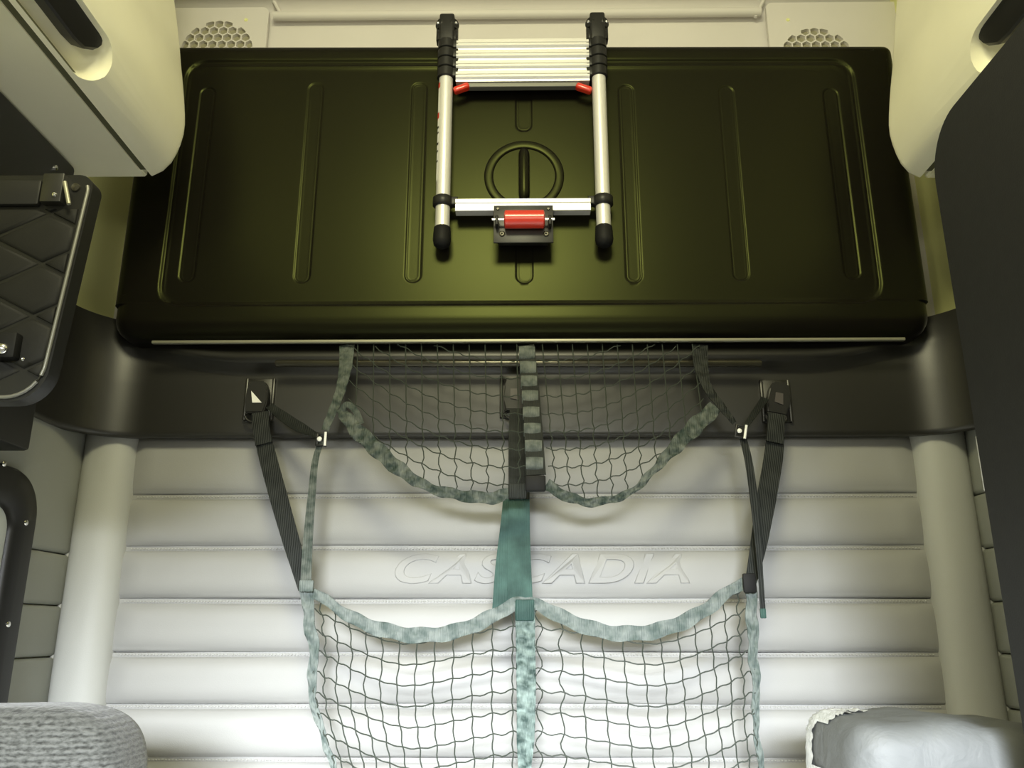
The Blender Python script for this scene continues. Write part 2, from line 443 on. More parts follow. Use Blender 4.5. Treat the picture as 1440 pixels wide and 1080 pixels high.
# black moulding that runs along the rear wall and turns onto both side walls
XT, YT, RT = 1.095, 2.045, 0.15
plan = []
for i in range(20): plan.append((Vector((-XT, lerp(0.95, YT - RT, i / 20))), Vector((1, 0))))
for i in range(21):
    a = PI - PI / 2 * i / 20
    plan.append((Vector((-XT + RT, YT - RT)) + Vector((math.cos(a), math.sin(a))) * RT, Vector((-math.cos(a), -math.sin(a)))))
for i in range(1, 100): plan.append((Vector((lerp(-XT + RT, XT - RT, i / 100), YT)), Vector((0, -1))))
for i in range(21):
    a = PI / 2 - PI / 2 * i / 20
    plan.append((Vector((XT - RT, YT - RT)) + Vector((math.cos(a), math.sin(a))) * RT, Vector((-math.cos(a), -math.sin(a)))))
for i in range(1, 21): plan.append((Vector((XT, lerp(YT - RT, 0.95, i / 20))), Vector((1, 0)) * -1))
Zb = zat(613, YT); Zl = zat(511, YT - 0.02); Zt_ = zat(436, 1.97)
bm = bmesh.new(); rows = []
for p, nrm in plan:
    x = abs(p.x)
    fl_ = 1 - sstep(0.86, 1.02, x)          # the ledge fades out towards the corners
    rise = 0.05 * sstep(0.70, 1.05, x)
    lip = 0.05 * fl_
    dz = -0.006 * sstep(0.75, 1.05, x)
    side = sstep(0.95, XT - 0.001, x)
    prof = [(-0.03, Zb + 0.002), (-0.004, Zb), (0.0, Zb + 0.004)]
    for i in range(1, 12): prof.append((0.004 * i / 11, lerp(Zb, Zl - 0.035, i / 11)))
    base = Zl + rise
    for i in range(0, 13):
        a = -PI / 2 + PI * 0.62 * i / 12
        prof.append((0.004 + lip * 0.45 * (1 + math.sin(a)) , base - 0.028 + 0.030 * i / 12 ))
    top_o = 0.004 + lip * 0.35
    for i in range(1, 9):
        f = i / 8
        prof.append((lerp(top_o + lip * 0.45, -0.02 * (1 - side), f), lerp(base + 0.006, max(Zt_, base + 0.02), f)))
    prof.append((-0.05, prof[-1][1] + 0.001))
    rows.append([bm.verts.new((p.x + nrm.x * o, p.y + nrm.y * o, z)) for o, z in prof])
for i in range(len(rows) - 1):
    for j in range(len(rows[0]) - 1): bm.faces.new((rows[i][j], rows[i][j + 1], rows[i + 1][j + 1], rows[i + 1][j]))
tr = tag(obj('trim_1', bm, 'trim', smooth=55), 'black moulded ledge running under the folded bunk and around both corners', 'trim', kind='structure')

# ------------------------------------------------------------------ folded upper bunk
YK = 1.95      # front plane of the bunk tray
bl, br_ = xat(160, 400, YK), xat(1308, 400, YK)
zbt, ztp = zat(472, YK), zat(60, YK + 0.012)
bunk = thing('folded_bunk', 'black moulded bunk tray folded up against the rear wall behind the ladder', 'bunk', ((bl + br_) / 2, YK, zbt))
RC = 0.06
RCT = 0.028
def rr_dist(x, z):     # signed distance inside the rounded outline
    cx, cz = (bl + br_) / 2, (zbt + ztp) / 2
    r = RC if z < cz else RCT
    dx = abs(x - cx) - ((br_ - bl) / 2 - r); dz = abs(z - cz) - ((ztp - zbt) / 2 - r)
    return r - (math.hypot(max(dx, 0), max(dz, 0)) + min(max(dx, dz), 0))
il, ir = xat(228, 400, YK), xat(1236, 400, YK)
iz0, iz1 = zat(424, YK), zat(84, YK)
def inner_dist(x, z, r=0.05):
    cx, cz = (il + ir) / 2, (iz0 + iz1) / 2
    dx = abs(x - cx) - ((ir - il) / 2 - r); dz = abs(z - cz) - ((iz1 - iz0) / 2 - r)
    return r - (math.hypot(max(dx, 0), max(dz, 0)) + min(max(dx, dz), 0))
ribs = []
for u, v0, v1, wpx in ((277, 118, 392, 10), (434, 112, 394, 10), (585, 112, 394, 10), (737, 118, 180, 10.5), (737, 330, 396, 10.5), (886, 116, 396, 10), (1032, 118, 394, 10), (1184, 122, 392, 10)):
    ribs.append((xat(u, 250, YK), zat(v1, YK), zat(v0, YK), wpx / 1190 * YK / 0.9))
def rib_dist(x, z):
    best = -1
    for X, a, b, r in ribs:
        if abs(x - X) < r + 0.02:
            zc = min(max(z, a + r), b - r)
            best = max(best, r - math.hypot(x - X, z - zc))
    return best
def bunk_h(x, z):
    d = rr_dist(x, z)
    h = 0.0
    # rounded outer rim (wide roll at the bottom)
    rb = 0.05 if z < iz0 else 0.03
    if d < rb: h -= rb * (1 - math.sqrt(max(0, 1 - ((rb - d) / rb) ** 2))) * (1.0 if d > 0 else 1.0)
    if z < iz0 + 0.02:
        q = (z - zbt) / (iz0 - zbt)
        h += (0.004 * (1 - min(max(q, 0), 1)) + 0.002) * sstep(iz0 + 0.004, iz0 - 0.004, z)
    e = inner_dist(x, z)
    h -= 0.006 * sstep(-0.012, 0.008, e)
    h -= 0.003 * math.exp(-((e + 0.004) / 0.004) ** 2)
    # twin bead along the top edge
    h += 0.0025 * math.exp(-((e - 0.010) / 0.004) ** 2) * sstep(iz1 - 0.05, iz1 - 0.02, z)
    rd = rib_dist(x, z)
    if rd > -0.02:
        h -= 0.0022 * sstep(-0.003, 0.007, rd)
        h -= 0.0020 * math.exp(-((rd) / 0.0022) ** 2)
    return h
def axis(lo, hi, n, special, w=0.012, m=10):
    a = [lerp(lo, hi, i / n) for i in range(n + 1)]
    for s in special: a += [s + w * (k / m - 0.5) * 2 for k in range(m + 1)]
    a = sorted(x for x in a if lo <= x <= hi); out = [a[0]]
    for x in a[1:]:
        if x - out[-1] > 0.0009: out.append(x)
    out[-1] = hi
    return out
sx = [il, ir, bl + 0.012, br_ - 0.012]
for X, a, b, r in ribs: sx += [X - r, X + r]
sz = [iz0, iz1, zbt + 0.012, ztp - 0.012]
for X, a, b, r in ribs[:4]: sz += [a + 0.006, b - 0.006]
gx = axis(bl, br_, 170, sx); gz = axis(zbt, ztp, 110, sz)
bm = bmesh.new(); grid = []
for z in gz:
    row = []
    for x in gx:
        # pull the grid into the rounded outline at the corners
        px, pz = x, z
        if rr_dist(x, z) < 0:
            rr_ = RC if z < (zbt + ztp) / 2 else RCT; ccx = bl + rr_ if x < 0 else br_ - rr_; ccz = zbt + rr_ if z < (zbt + ztp) / 2 else ztp - rr_
            v = Vector((x - ccx, z - ccz)); v = v.normalized() * rr_; px, pz = ccx + v.x, ccz + v.y
        drop = 0.017 * (px - bl) / (br_ - bl) * ((pz - zbt) / (ztp - zbt)) ** 2     # the tray hangs a little lower on its right
        row.append(bm.verts.new((px, YK - bunk_h(px, pz), pz - drop)))
    grid.append(row)
for j in range(len(gz) - 1):
    for i in range(len(gx) - 1): bm.faces.new((grid[j][i], grid[j][i + 1], grid[j + 1][i + 1], grid[j + 1][i]))
border = [grid[0][i] for i in range(len(gx))] + [grid[j][-1] for j in range(1, len(gz))] + [grid[-1][i] for i in range(len(gx) - 2, -1, -1)] + [grid[j][0] for j in range(len(gz) - 2, 0, -1)]
bk = [bm.verts.new((v.co.x, YK + 0.085, v.co.z)) for v in border]
nb = len(border)
for i in range(nb): bm.faces.new((border[i], bk[i], bk[(i + 1) % nb], border[(i + 1) % nb]))
bm.faces.new(bk)
bmesh.ops.remove_doubles(bm, verts=bm.verts[:], dist=0.00005)
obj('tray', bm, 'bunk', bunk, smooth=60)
# round hub with its handle bar
HC = at(737, 246, YK); ppm = 1190 * 0.9 / YK
bm = bmesh.new()
ro, ri = 57 / ppm, 44 / ppm
lathe(bm, [(ri - 0.001, -0.012), (ri, 0.001), (ri + 0.002, 0.0035), (ri + 0.005, 0.0045), (ro - 0.005, 0.0045), (ro - 0.002, 0.0035), (ro, 0.001), (ro + 0.001, -0.012)], (HC.x, YK + 0.006, HC.z), (0, -1, 0), 72)
obj('hub_ring', bm, 'bunk', bunk, smooth=50)
bm = bmesh.new()
hw = 8 / ppm; z0, z1 = zat(283, YK), zat(208, YK)
pts = []
for i in range(21):
    f = i / 20; pts.append((HC.x, YK + 0.006 - 0.010 * math.sin(PI * min(max(f, 0.0), 1.0)) ** 0.4, lerp(z0, z1, f)))
tube(bm, pts, [hw * min(1, math.sqrt(max(0.02, 1 - (1 - min(i, 20 - i) / 3.0) ** 2)) if min(i, 20 - i) < 3 else 1) for i in range(21)], 14)
obj('hub_bar', bm, 'bunk', bunk, smooth=50)
# aluminium strip below the tray
zs0 = zat(478, YK)
bm = bmesh.new(); box(bm, (xat(212, 478, YK), YK + 0.004, zs0 - 0.003), (xat(1275, 478, YK), YK + 0.016, zs0 + 0.0045), 0.002, 2)
o = obj('edge_strip', bm, 'alu_strip', bunk, smooth=40); o['label'] = 'thin bare aluminium strip'

# ------------------------------------------------------------------ telescopic ladder strapped to the bunk
YL = 1.914
lad = thing('telescopic_ladder', 'collapsed aluminium telescopic ladder with black collars and red release tabs', 'ladder', (at(735, 345, YL).x, YL, zat(345, YL)))
xl, xr = xat(625, 200, YL), xat(845, 200, YL)
def px(n, v=200): return n / 1190 * YL / 0.88
RT_ = px(10)
for s, X in ((-1, xl), (1, xr)):
    bm = bmesh.new(); lathe(bm, [(RT_, zat(322, YL)), (RT_, zat(104, YL))], (X, YL, 0), (0, 0, 1), 28)
    st = obj('stile_tube', bm, 'alu', lad, smooth=50)
    # stack of collars: one for each nested section
    for i in range(4):
        za, zb_ = zat(58 + 13.3 * i, YL), zat(58 + 13.3 * (i + 1), YL)
        bm = bmesh.new(); lathe(bm, [(px(11.5), zb_ + 0.0008), (px(13), zb_ + 0.003), (px(13), za - 0.003), (px(11.5), za - 0.0008)], (X, YL, 0), (0, 0, 1), 28)
        box(bm, (X - s * px(8) - px(10), YL - px(8), zb_ + 0.0015), (X - s * px(8) + px(10), YL + px(8), za - 0.0015), 0.003, 2)
        obj('collar', bm, 'black', lad, smooth=50)
    # hinged top cap
    bm = bmesh.new()
    box(bm, (X - px(11), YL - 0.020, zat(62, YL)), (X + px(11), YL + 0.022, zat(24, YL)), 0.006, 3)
    box(bm, (X - px(15), YL - 0.010, zat(58, YL)), (X + px(15), YL + 0.022, zat(46, YL)), 0.004, 2)
    hp = obj('top_cap', bm, 'black', lad, smooth=50)
    for q in (-1, 1):
        bm = bmesh.new()
        lathe(bm, [(px(8.2), 0), (px(8.6), 0.002), (px(8.6), 0.008), (px(7.4), 0.011), (0, 0.011)], (X + q * px(8.0), YL - 0.004, zat(36, YL)), (q * 0.75, -0.66, 0), 22)
        box(bm, (X + q * px(13) - 0.005, YL - 0.006, zat(58, YL)), (X + q * px(13) + 0.005, YL + 0.018, zat(36, YL)), 0.002, 2)
        kn = obj('hinge_disc', bm, 'black', hp, smooth=40)
        bm = bmesh.new(); lathe(bm, [(0.0042, 0), (0.0042, 0.003), (0.003, 0.0045), (0, 0.005)], (X + q * px(12.5), YL - 0.0115, zat(36, YL)), (q * 0.75, -0.66, 0), 12)
        obj('rivet', bm, 'chrome', hp, smooth=40)
    # lower collar and rubber foot
    za, zb_ = zat(277, YL), zat(291, YL)
    bm = bmesh.new(); lathe(bm, [(px(11.5), zb_), (px(14), zb_ + 0.004), (px(14), za - 0.004), (px(11.5), za)], (X, YL, 0), (0, 0, 1), 28)
    box(bm, (X - s * px(13) - px(8), YL - px(6), zb_ + 0.003), (X - s * px(13) + px(8), YL + px(6), za - 0.003), 0.002, 2)
    obj('collar', bm, 'black', lad, smooth=50)
    zf0, zf1 = zat(347, YL), zat(319, YL)
    bm = bmesh.new(); lathe(bm, [(0, zf0), (px(7), zf0), (px(11), zf0 + 0.006), (px(12.5), zf0 + 0.018), (px(11.5), zf1 - 0.003), (px(10), zf1)], (X, YL, 0), (0, 0, 1), 26)
    obj('rubber_foot', bm, 'rubber', lad, smooth=50)
    # red release tab
    bm = bmesh.new()
    c = at(735 + s * 86, 125, YL)
    mt = Matrix.Translation(c) @ Matrix.Rotation(-s * R(-22), 4, 'Y')
    box(bm, (-px(12), -0.012, -px(4.5)), (px(12), 0.010, px(4.5)), 0.006, 3, mt)
    obj('release_tab', bm, 'red', lad, smooth=50)
# four nested treads: each a grooved extrusion
xa, xb = xat(642, 90, YL), xat(828, 90, YL)
for i in range(4):
    za, zb_ = zat(59 + 14.6 * i, YL), zat(59 + 14.6 * (i + 1), YL)
    h = za - zb_
    prof = [(0.004, 0.0), (0.003, 0.14), (-0.003, 0.30), (-0.003, 0.46), (0.0, 0.50), (0.0, 0.55), (-0.003, 0.59), (-0.003, 0.78), (0.0, 0.82), (0.0, 0.97), (0.004, 1.0)]
    poly = [(YL - 0.014 + a, zb_ + 0.0006 + h * b * 0.985) for a, b in prof] + [(YL + 0.016, zb_ + h * 0.985), (YL + 0.016, zb_ + 0.0006)]
    bm = bmesh.new(); prism(bm, poly, lambda p: (xa, p[0], p[1]), lambda p: (xb, p[0], p[1]))
    obj('tread', bm, 'alu', lad)
bm = bmesh.new(); box(bm, (xa + px(14), YL - 0.006, zat(123.5, YL)), (xb - px(14), YL + 0.012, zat(118, YL)), 0.001, 1)
obj('tread_underside', bm, 'bead', lad)
# lowest tread
xa, xb = xat(641, 290, YL), xat(830, 290, YL)
za, zb_ = zat(283.5, YL), zat(299, YL); h = za - zb_
poly = [(YL - 0.013 + a, zb_ + h * b) for a, b in [(0, 0), (0, 0.55), (0.002, 0.60), (0.002, 0.66), (-0.002, 0.70), (-0.002, 1.0)]] + [(YL + 0.015, za), (YL + 0.015, zb_)]
bm = bmesh.new(); prism(bm, poly, lambda p: (xa, p[0], p[1]), lambda p: (xb, p[0], p[1]))
obj('tread', bm, 'alu', lad)
# printed side label on the left stile
bm = bmesh.new()
def shell(bm, X, r, a0, a1, z0, z1, n=6):
    A = [bm.verts.new((X + r * math.cos(lerp(a0, a1, i / n)), YL + r * math.sin(lerp(a0, a1, i / n)), z0)) for i in range(n + 1)]
    B = [bm.verts.new((v.co.x, v.co.y, z1)) for v in A]
    for i in range(n): bm.faces.new((A[i], A[i + 1], B[i + 1], B[i]))
shell(bm, xl, RT_ + 0.0006, R(150), R(222), zat(256, YL), zat(124, YL))
lb = obj('side_label', bm, 'white', lad, normals=False); lb['label'] = 'white printed sticker with red marks'
for v0, v1, m in ((119, 126, 'red'), (161, 169, 'red'), (180, 183, 'black'), (188, 190, 'black'), (203, 206, 'black'), (214, 216, 'black'), (228, 230, 'black')):
    bm = bmesh.new(); shell(bm, xl, RT_ + 0.0012, R(160), R(222), zat(v1, YL), zat(v0, YL)); obj('print_mark', bm, m, lb, normals=False)
# bracket with the red roller that clips the ladder to the bunk
YP = YL - 0.024
hold = thing('ladder_clip', 'black bracket plate with a red roller on a steel pin below the ladder tread', 'latch', at(736, 342, YP))
bm = bmesh.new(); box(bm, (xat(694, 315, YP), YP, zat(341, YP)), (xat(778, 315, YP), YP + 0.006, zat(288.5, YP)), 0.0015, 2)
box(bm, (xat(700, 335, YP), YP + 0.003, zat(330, YP)), (xat(772, 335, YP), YK + 0.0035, zat(303, YP)), 0.002, 2)
obj('plate', bm, 'trim', hold, smooth=40)
zp = zat(309, YP - 0.02)
bm = bmesh.new(); x0_, x1_ = xat(709, 309, YP - 0.02), xat(766, 309, YP - 0.02); rr = 12.5 / 1190 * YL / 0.9
lathe(bm, [(rr * 0.8, 0), (rr, 0.003), (rr, x1_ - x0_ - 0.003), (rr * 0.8, x1_ - x0_)], (x0_, YP - 0.022, zp), (1, 0, 0), 28)
obj('roller', bm, 'red', hold, smooth=50)
bm = bmesh.new(); tube(bm, [(xat(692, 309, YP - 0.02), YP - 0.022, zp), (xat(780, 309, YP - 0.02), YP - 0.022, zp)], 0.0035, 10)
obj('pin', bm, 'chrome', hold, smooth=50)
for u in (699, 773):
    bm = bmesh.new(); c = at(u, 309, YP)
    box(bm, (c.x - 0.004, YP - 0.028, zp - 0.016), (c.x + 0.004, YP + 0.001, zp + 0.010), 0.003, 2)
    obj('pin_ear', bm, 'black', hold, smooth=40)
for u, v, r in ((706, 329, 0.0075), (768, 329, 0.0075), (700, 294, 0.0035), (771, 294, 0.0035)):
    c = at(u, v, YP); bm = bmesh.new()
    lathe(bm, [(r, 0), (r, 0.002), (r * 0.7, 0.0035), (r * 0.4, 0.0035), (0, 0.0015)], (c.x, YP, c.z), (0, -1, 0), 14)
    obj('screw', bm, 'dark_metal', hold, smooth=40)

# ------------------------------------------------------------------ steel rod on the ledge
YR = 1.986
bm = bmesh.new(); a, b = at(388, 511, YR), at(1070, 511, YR)
tube(bm, [a, a + Vector((0.004, 0, 0)), b - Vector((0.004, 0, 0)), b], [0.008, 0.0095, 0.0095, 0.008], 16)
rod = tag(obj('support_rod', bm, 'dark_metal', smooth=50), 'thin dark steel rod along the black ledge under the folded bunk', 'rod')

# ------------------------------------------------------------------ anchor latches on the black moulding
def latch(u, v, tilt, glint, open_):
    c = at(u, v, YT)
    t = thing('anchor_latch', open_, 'latch', c, None)
    s = YT / 1190 / 0.97
    bm = bmesh.new()    # side guides of the slot
    for q in (-1, 1):
        box(bm, (c.x + q * 19 * s - 0.004, YT - 0.014, c.z - 30 * s), (c.x + q * 19 * s + 0.004, YT + 0.004, c.z + 32 * s), 0.003, 2)
    box(bm, (c.x - 20 * s, YT - 0.006, c.z - 30 * s), (c.x + 20 * s, YT + 0.004, c.z + 33 * s), 0.004, 2)
    obj('slot_plate', bm, 'trim', t, smooth=40)
    mt = Matrix.Translation((c.x, YT - 0.022, c.z)) @ Matrix.Rotation(tilt, 4, 'Y')
    bm = bmesh.new()
    pol = [(-13, -22), (-15, -6), (-14, 14), (-10, 24), (10, 24), (15, 12), (16, -6), (12, -22)]
    prism(bm, pol, lambda p: mt @ Vector((p[0] * s, -0.014, p[1] * s)), lambda p: mt @ Vector((p[0] * s, 0.016, p[1] * s)))
    bmesh.ops.bevel(bm, geom=bm.edges[:], offset=0.003, segments=2, affect='EDGES')
    bd = obj('buckle_body', bm, 'black', t, smooth=40)
    bm = bmesh.new()
    prism(bm, [(-7, 9), (-4, -8), (9, -8)] if glint else [(-6, 8), (-6, -6), (6, -8), (4, 8)], lambda p: mt @ Vector((p[0] * s, -0.017, p[1] * s)), lambda p: mt @ Vector((p[0] * s, -0.012, p[1] * s)))
    obj('steel_tongue' if glint else 'push_button', bm, M['white_steel'] if glint else M['dark_button'], t)
    bm = bmesh.new()   # wire ring the strap loops through
    ring = [mt @ Vector((14 * s * math.cos(k / 16 * 2 * PI), -0.006, -26 * s + 9 * s * math.sin(k / 16 * 2 * PI))) for k in range(17)]
    tube(bm, ring, 0.0035, 8, cap=False); obj('strap_ring', bm, 'black', t, smooth=50)
    return c
M['white_steel'] = mat('glint_white_steel', (0.86, 0.86, 0.84), 0.3, spec=0.7)  # plain white; on the tongue it paints the glint of the metal
M['dark_button'] = mat('mauve_grey_button', (0.06, 0.052, 0.05), 0.5)
latch(366, 564, 0.0, True, 'black belt buckle with a steel tongue painted as a white triangular glint on the black ledge')
latch(1090, 566, R(12), False, 'black belt buckle with a dull grey button on the black ledge')
latch(724, 560, 0.0, False, 'black belt buckle half hidden behind the central looped strap')

# ------------------------------------------------------------------ cargo nets
def sp(u, v, Y): return at(u, v, Y)
def W(pxw, Y=1.93): return pxw / 1190 * Y * 1.0

# ---- upper net: hangs from the bunk's edge, two lobes with a looped strap between
YN0, YN1 = 1.965, 1.88
net1 = thing('upper_cargo_net', 'small dark green cord net hanging from the folded bunk in two sagging pockets', 'cargo net', at(745, 700, 1.9))
def yn(v): return lerp(YN0, YN1, sstep(480, 690, v))
lobL = [(479, 575), (497, 600), (530, 632), (562, 660), (600, 684), (640, 695), (690, 700), (728, 690)]
lobR = [(768, 682), (795, 697), (825, 706), (856, 703), (890, 690), (925, 655), (965, 612), (1006, 573)]
def border_fn(pts):
    P = smooth_path([(u, v, 0) for u, v in pts], 120)
    def f(u):
        if u <= P[0].x: return P[0].y
        for a, b in zip(P, P[1:]):
            if a.x <= u <= b.x: return lerp(a.y, b.y, (u - a.x) / max(b.x - a.x, 1e-6))
        return P[-1].y
    return f
bL, bR = border_fn(lobL), border_fn(lobR)
def cords_upper(bm, lob, u_out_top, u_out_bot, u_cen_top, u_cen_bot, bf, mir, seed):
    rnd = random.Random(seed)
    n = 11
    # verticals
    for i in range(n):
        f = (i + 0.5) / n
        ut = lerp(u_out_top, u_cen_top, f); ub = lerp(u_out_bot, u_cen_bot, f ** 0.95)
        vb = bf(ub) - 2
        pts = []; k = max(6, int((vb - 480) / 9))
        for j in range(k + 1):
            g = j / k; v = lerp(484, vb, g)
            u = lerp(ut, ub, g) + 2.2 * math.sin(v / 12.5 * PI + i) * sstep(540, 640, v)
            pts.append(sp(u, v, yn(v) + 0.004 * math.sin(f * PI)))
        tube(bm, pts, 0.0014, 5)
    # sagging rows
    for r in range(-3, 8):
        vc = 506 + 25 * r
        seg = []
        for i in range(49):
            s = i / 48                         # 0 outer .. 1 centre
            v = vc - 95 * (1 - s) ** 1.7 + 10 * math.sin(s * PI) + 3.0 * math.sin(s * n * PI * 2 + r) * 0.5
            u = lerp(lerp(u_out_top, u_out_bot, sstep(480, 690, v)), lerp(u_cen_top, u_cen_bot, sstep(480, 690, v)), s)
            ok = 484 < v < bf(u) - 1 and (v < 560 or u > 470)
            if ok: seg.append(sp(u, v, yn(v) + 0.004 * math.sin(s * PI)))
            else:
                if len(seg) > 2: tube(bm, seg, 0.0014, 5)
                seg = []
        if len(seg) > 2: tube(bm, seg, 0.0014, 5)
bm = bmesh.new()
cords_upper(bm, lobL, 492, 486, 738, 742, bL, False, 1)
cords_upper(bm, lobR, 984, 1000, 752, 772, bR, True, 2)
o = obj('netting', bm, 'cord', net1, smooth=60); o['kind'] = 'stuff'; o['label'] = 'dark square-mesh cord netting'
for lob, sd in ((lobL, 3), (lobR, 4)):
    bm = bmesh.new()
    wd = [W(14), W(22), W(22), W(20), W(13), W(15), W(17), W(15)] if sd == 3 else [W(16), W(13), W(11), W(9), W(11), W(20), W(24), W(20)]
    ribbon(bm, [sp(u, v, yn(v) - 0.004) for u, v in lob], wd, 0.003, 150, ripple=0.0042, wl=0.036, cols=8, seed=sd, edge_wob=0.002)
    obj('border_webbing', bm, 'web', net1, smooth=70)
# little loop at the outer end of the left border
bm = bmesh.new(); ribbon(bm, [sp(484, 590, 1.93), sp(482, 576, 1.922), sp(489, 569, 1.915), sp(500, 578, 1.918), sp(508, 596, 1.925)], W(9), 0.003, 40, cols=4)
obj('end_loop', bm, 'web', net1, smooth=70)
# side straps from the bunk edge to the sliding buckles
bm = bmesh.new(); ribbon(bm, [sp(488, 485, 1.972), sp(486, 515, 1.955), sp(478, 552, 1.94), sp(465, 585, 1.935), sp(457, 605, 1.935)], [W(23), W(20), W(15), W(13), W(11)], 0.003, 90, ripple=0.003, wl=0.034, cols=6, seed=5)
obj('side_strap', bm, 'web', net1, smooth=70)
bm = bmesh.new(); ribbon(bm, [sp(984, 485, 1.972), sp(986, 515, 1.955), sp(995, 545, 1.94), sp(1015, 572, 1.935), sp(1033, 595, 1.935)], [W(24), W(22), W(14), W(12), W(7)], 0.003, 90, ripple=0.002, wl=0.04, cols=6, seed=6)
obj('side_strap', bm, 'web_dark', net1, smooth=70)
# centre strap with its row of sewn loops
cen = [(740, 486), (744, 520), (748, 570), (751, 620), (754, 668)]
bm = bmesh.new(); ribbon(bm, [sp(u, v, yn(v) - 0.006) for u, v in cen], [W(24), W(25), W(26), W(27)], 0.004, 60, cols=6, seed=7)
cs_ = obj('centre_strap', bm, 'web_dark', net1, smooth=70)
for v0 in (488, 509, 529, 550, 573, 596, 620, 644):
    u = lerp(740, 753, (v0 + 8 - 480) / 190)
    bm = bmesh.new()
    k = 9
    P = [sp(u, v0 + 17 * i / (k - 1), yn(v0) - 0.008 - 0.0075 * math.sin(PI * i / (k - 1)) ** 0.7) for i in range(k)]
    ribbon(bm, P, W(24), 0.003, 18, cols=6, crown=0.0015)
    obj('sewn_loop', bm, 'web_loop', cs_, smooth=70)
bm = bmesh.new(); c = sp(753, 680, 1.872); box(bm, (c.x - W(14), c.y - 0.008, c.z - W(11)), (c.x + W(14), c.y + 0.010, c.z + W(11)), 0.004, 2)
obj('end_block', bm, 'rubber', net1, smooth=40)
bm = bmesh.new(); c = sp(726, 692, 1.875); box(bm, (c.x - W(11), c.y - 0.005, c.z - W(9)), (c.x + W(14), c.y + 0.008, c.z + W(12)), 0.004, 2)
obj('end_block', bm, 'web_dark', net1, smooth=40)

# ---- thin adjuster straps with sliding buckles
def slider(t, u, v, Y, ang):
    c = sp(u, v, Y)
    mt = Matrix.Translation(c) @ Matrix.Rotation(ang, 4, 'Y')
    bm = bmesh.new()
    fr = [(-9, -11), (9, -11), (9, 11), (-9, 11)]
    s = Y / 1190
    for (a, b) in ((( -8, -9), (-4, 9)), ((5, -11), (8, 11)), ((-8, -10), (8, -7)), ((-8, 7), (8, 10))):
        box(bm, (a[0] * s, -0.005, a[1] * s), (b[0] * s, 0.003, b[1] * s), 0.0015, 2, mt)
    o = obj('slide_buckle', bm, 'black', t, smooth=40)
    bm = bmesh.new(); tube(bm, [mt @ Vector((6.5 * s, -0.007, -10 * s)), mt @ Vector((6.5 * s, -0.007, 10 * s))], 0.0032, 10)
    obj('bar', bm, 'white_steel', o, smooth=50)
    bm = bmesh.new(); lathe(bm, [(0.0055, 0), (0.0055, 0.003), (0.003, 0.005), (0, 0.005)], mt @ Vector((-2 * s, -0.004, 0)), (0, -1, 0), 12)
    obj('rivet', bm, 'white_steel', o, smooth=50)
ad1 = thing('adjuster_strap', 'thin grey-green adjuster strap beside the buckle with the white-glint tongue', 'strap', at(430, 825, 1.95), 'thin adjuster straps')
bm = bmesh.new(); ribbon(bm, [sp(378, 570, 2.0), sp(395, 583, 1.985), sp(420, 600, 1.96), sp(448, 614, 1.94)], [W(12), W(17), W(18), W(8)], 0.002, 60, cols=6, crown=-0.003, normal=(0.2, -1, 0.4))
obj('upper_length', bm, 'web_dark', ad1, smooth=70)
bm = bmesh.new(); ribbon(bm, [sp(451, 622, 1.935), sp(443, 650, 1.935), sp(438, 700, 1.935), sp(433, 760, 1.94), sp(430, 822, 1.94)], [W(8), W(10), W(12), W(14), W(15)], 0.002, 70, cols=6)
obj('lower_length', bm, 'web', ad1, smooth=70)
slider(ad1, 452, 618, 1.928, 0)
ad2 = thing('adjuster_strap', 'thin dark adjuster strap with a loose end beside the buckle with the dull button', 'strap', at(1072, 865, 1.95), 'thin adjuster straps')
bm = bmesh.new(); ribbon(bm, [sp(1076, 560, 2.0), sp(1062, 580, 1.97), sp(1048, 600, 1.94)], [W(12), W(10), W(7)], 0.002, 50, cols=6, normal=(-0.2, -1, 0.3))
obj('upper_length', bm, 'web_dark', ad2, smooth=70)
bm = bmesh.new(); ribbon(bm, [sp(1044, 612, 1.935), sp(1053, 650, 1.93), sp(1060, 700, 1.925), sp(1066, 760, 1.92), sp(1070, 815, 1.92), sp(1073, 862, 1.92)], [W(10), W(11), W(11), W(9), W(7), W(7)], 0.002, 80, cols=6)
obj('lower_length', bm, 'web_dark', ad2, smooth=70)
bm = bmesh.new(); c = sp(1073, 862, 1.92); box(bm, (c.x - W(4), c.y - 0.003, c.z - W(7)), (c.x + W(4), c.y + 0.003, c.z + W(6)), 0.002, 2); obj('end_tab', bm, 'web_teal', ad2, smooth=40)
slider(ad2, 1041, 607, 1.928, R(12))

# ---- wide restraint straps from the latches to the lower net
s1 = thing('restraint_strap', 'wide charcoal strap from the buckle with the white-glint tongue to the lower net', 'strap', at(425, 825, 1.95), 'wide restraint straps')
bm = bmesh.new(); ribbon(bm, [sp(366, 586, 2.005), sp(372, 625, 2.0), sp(392, 700, 1.98), sp(412, 770, 1.965), sp(428, 828, 1.955)], [W(23), W(26), W(26), W(24), W(17)], 0.0025, 70, cols=8)
obj('webbing', bm, 'web_dark', s1, smooth=70)
bm = bmesh.new(); ribbon(bm, [sp(366, 580, 2.0), sp(367, 600, 1.994), sp(371, 624, 1.993)], W(25), 0.004, 20, cols=6); obj('sewn_fold', bm, 'web_dark', s1, smooth=70)
s2 = thing('restraint_strap', 'wide charcoal strap from the buckle with the dull button to the lower net', 'strap', at(1055, 820, 1.95), 'wide restraint straps')
bm = bmesh.new(); ribbon(bm, [sp(1092, 588, 2.005), sp(1088, 640, 2.0), sp(1078, 700, 1.98), sp(1066, 770, 1.965), sp(1056, 818, 1.955)], [W(24), W(28), W(28), W(24), W(16)], 0.0025, 70, cols=8)
obj('webbing', bm, 'web_dark', s2, smooth=70)
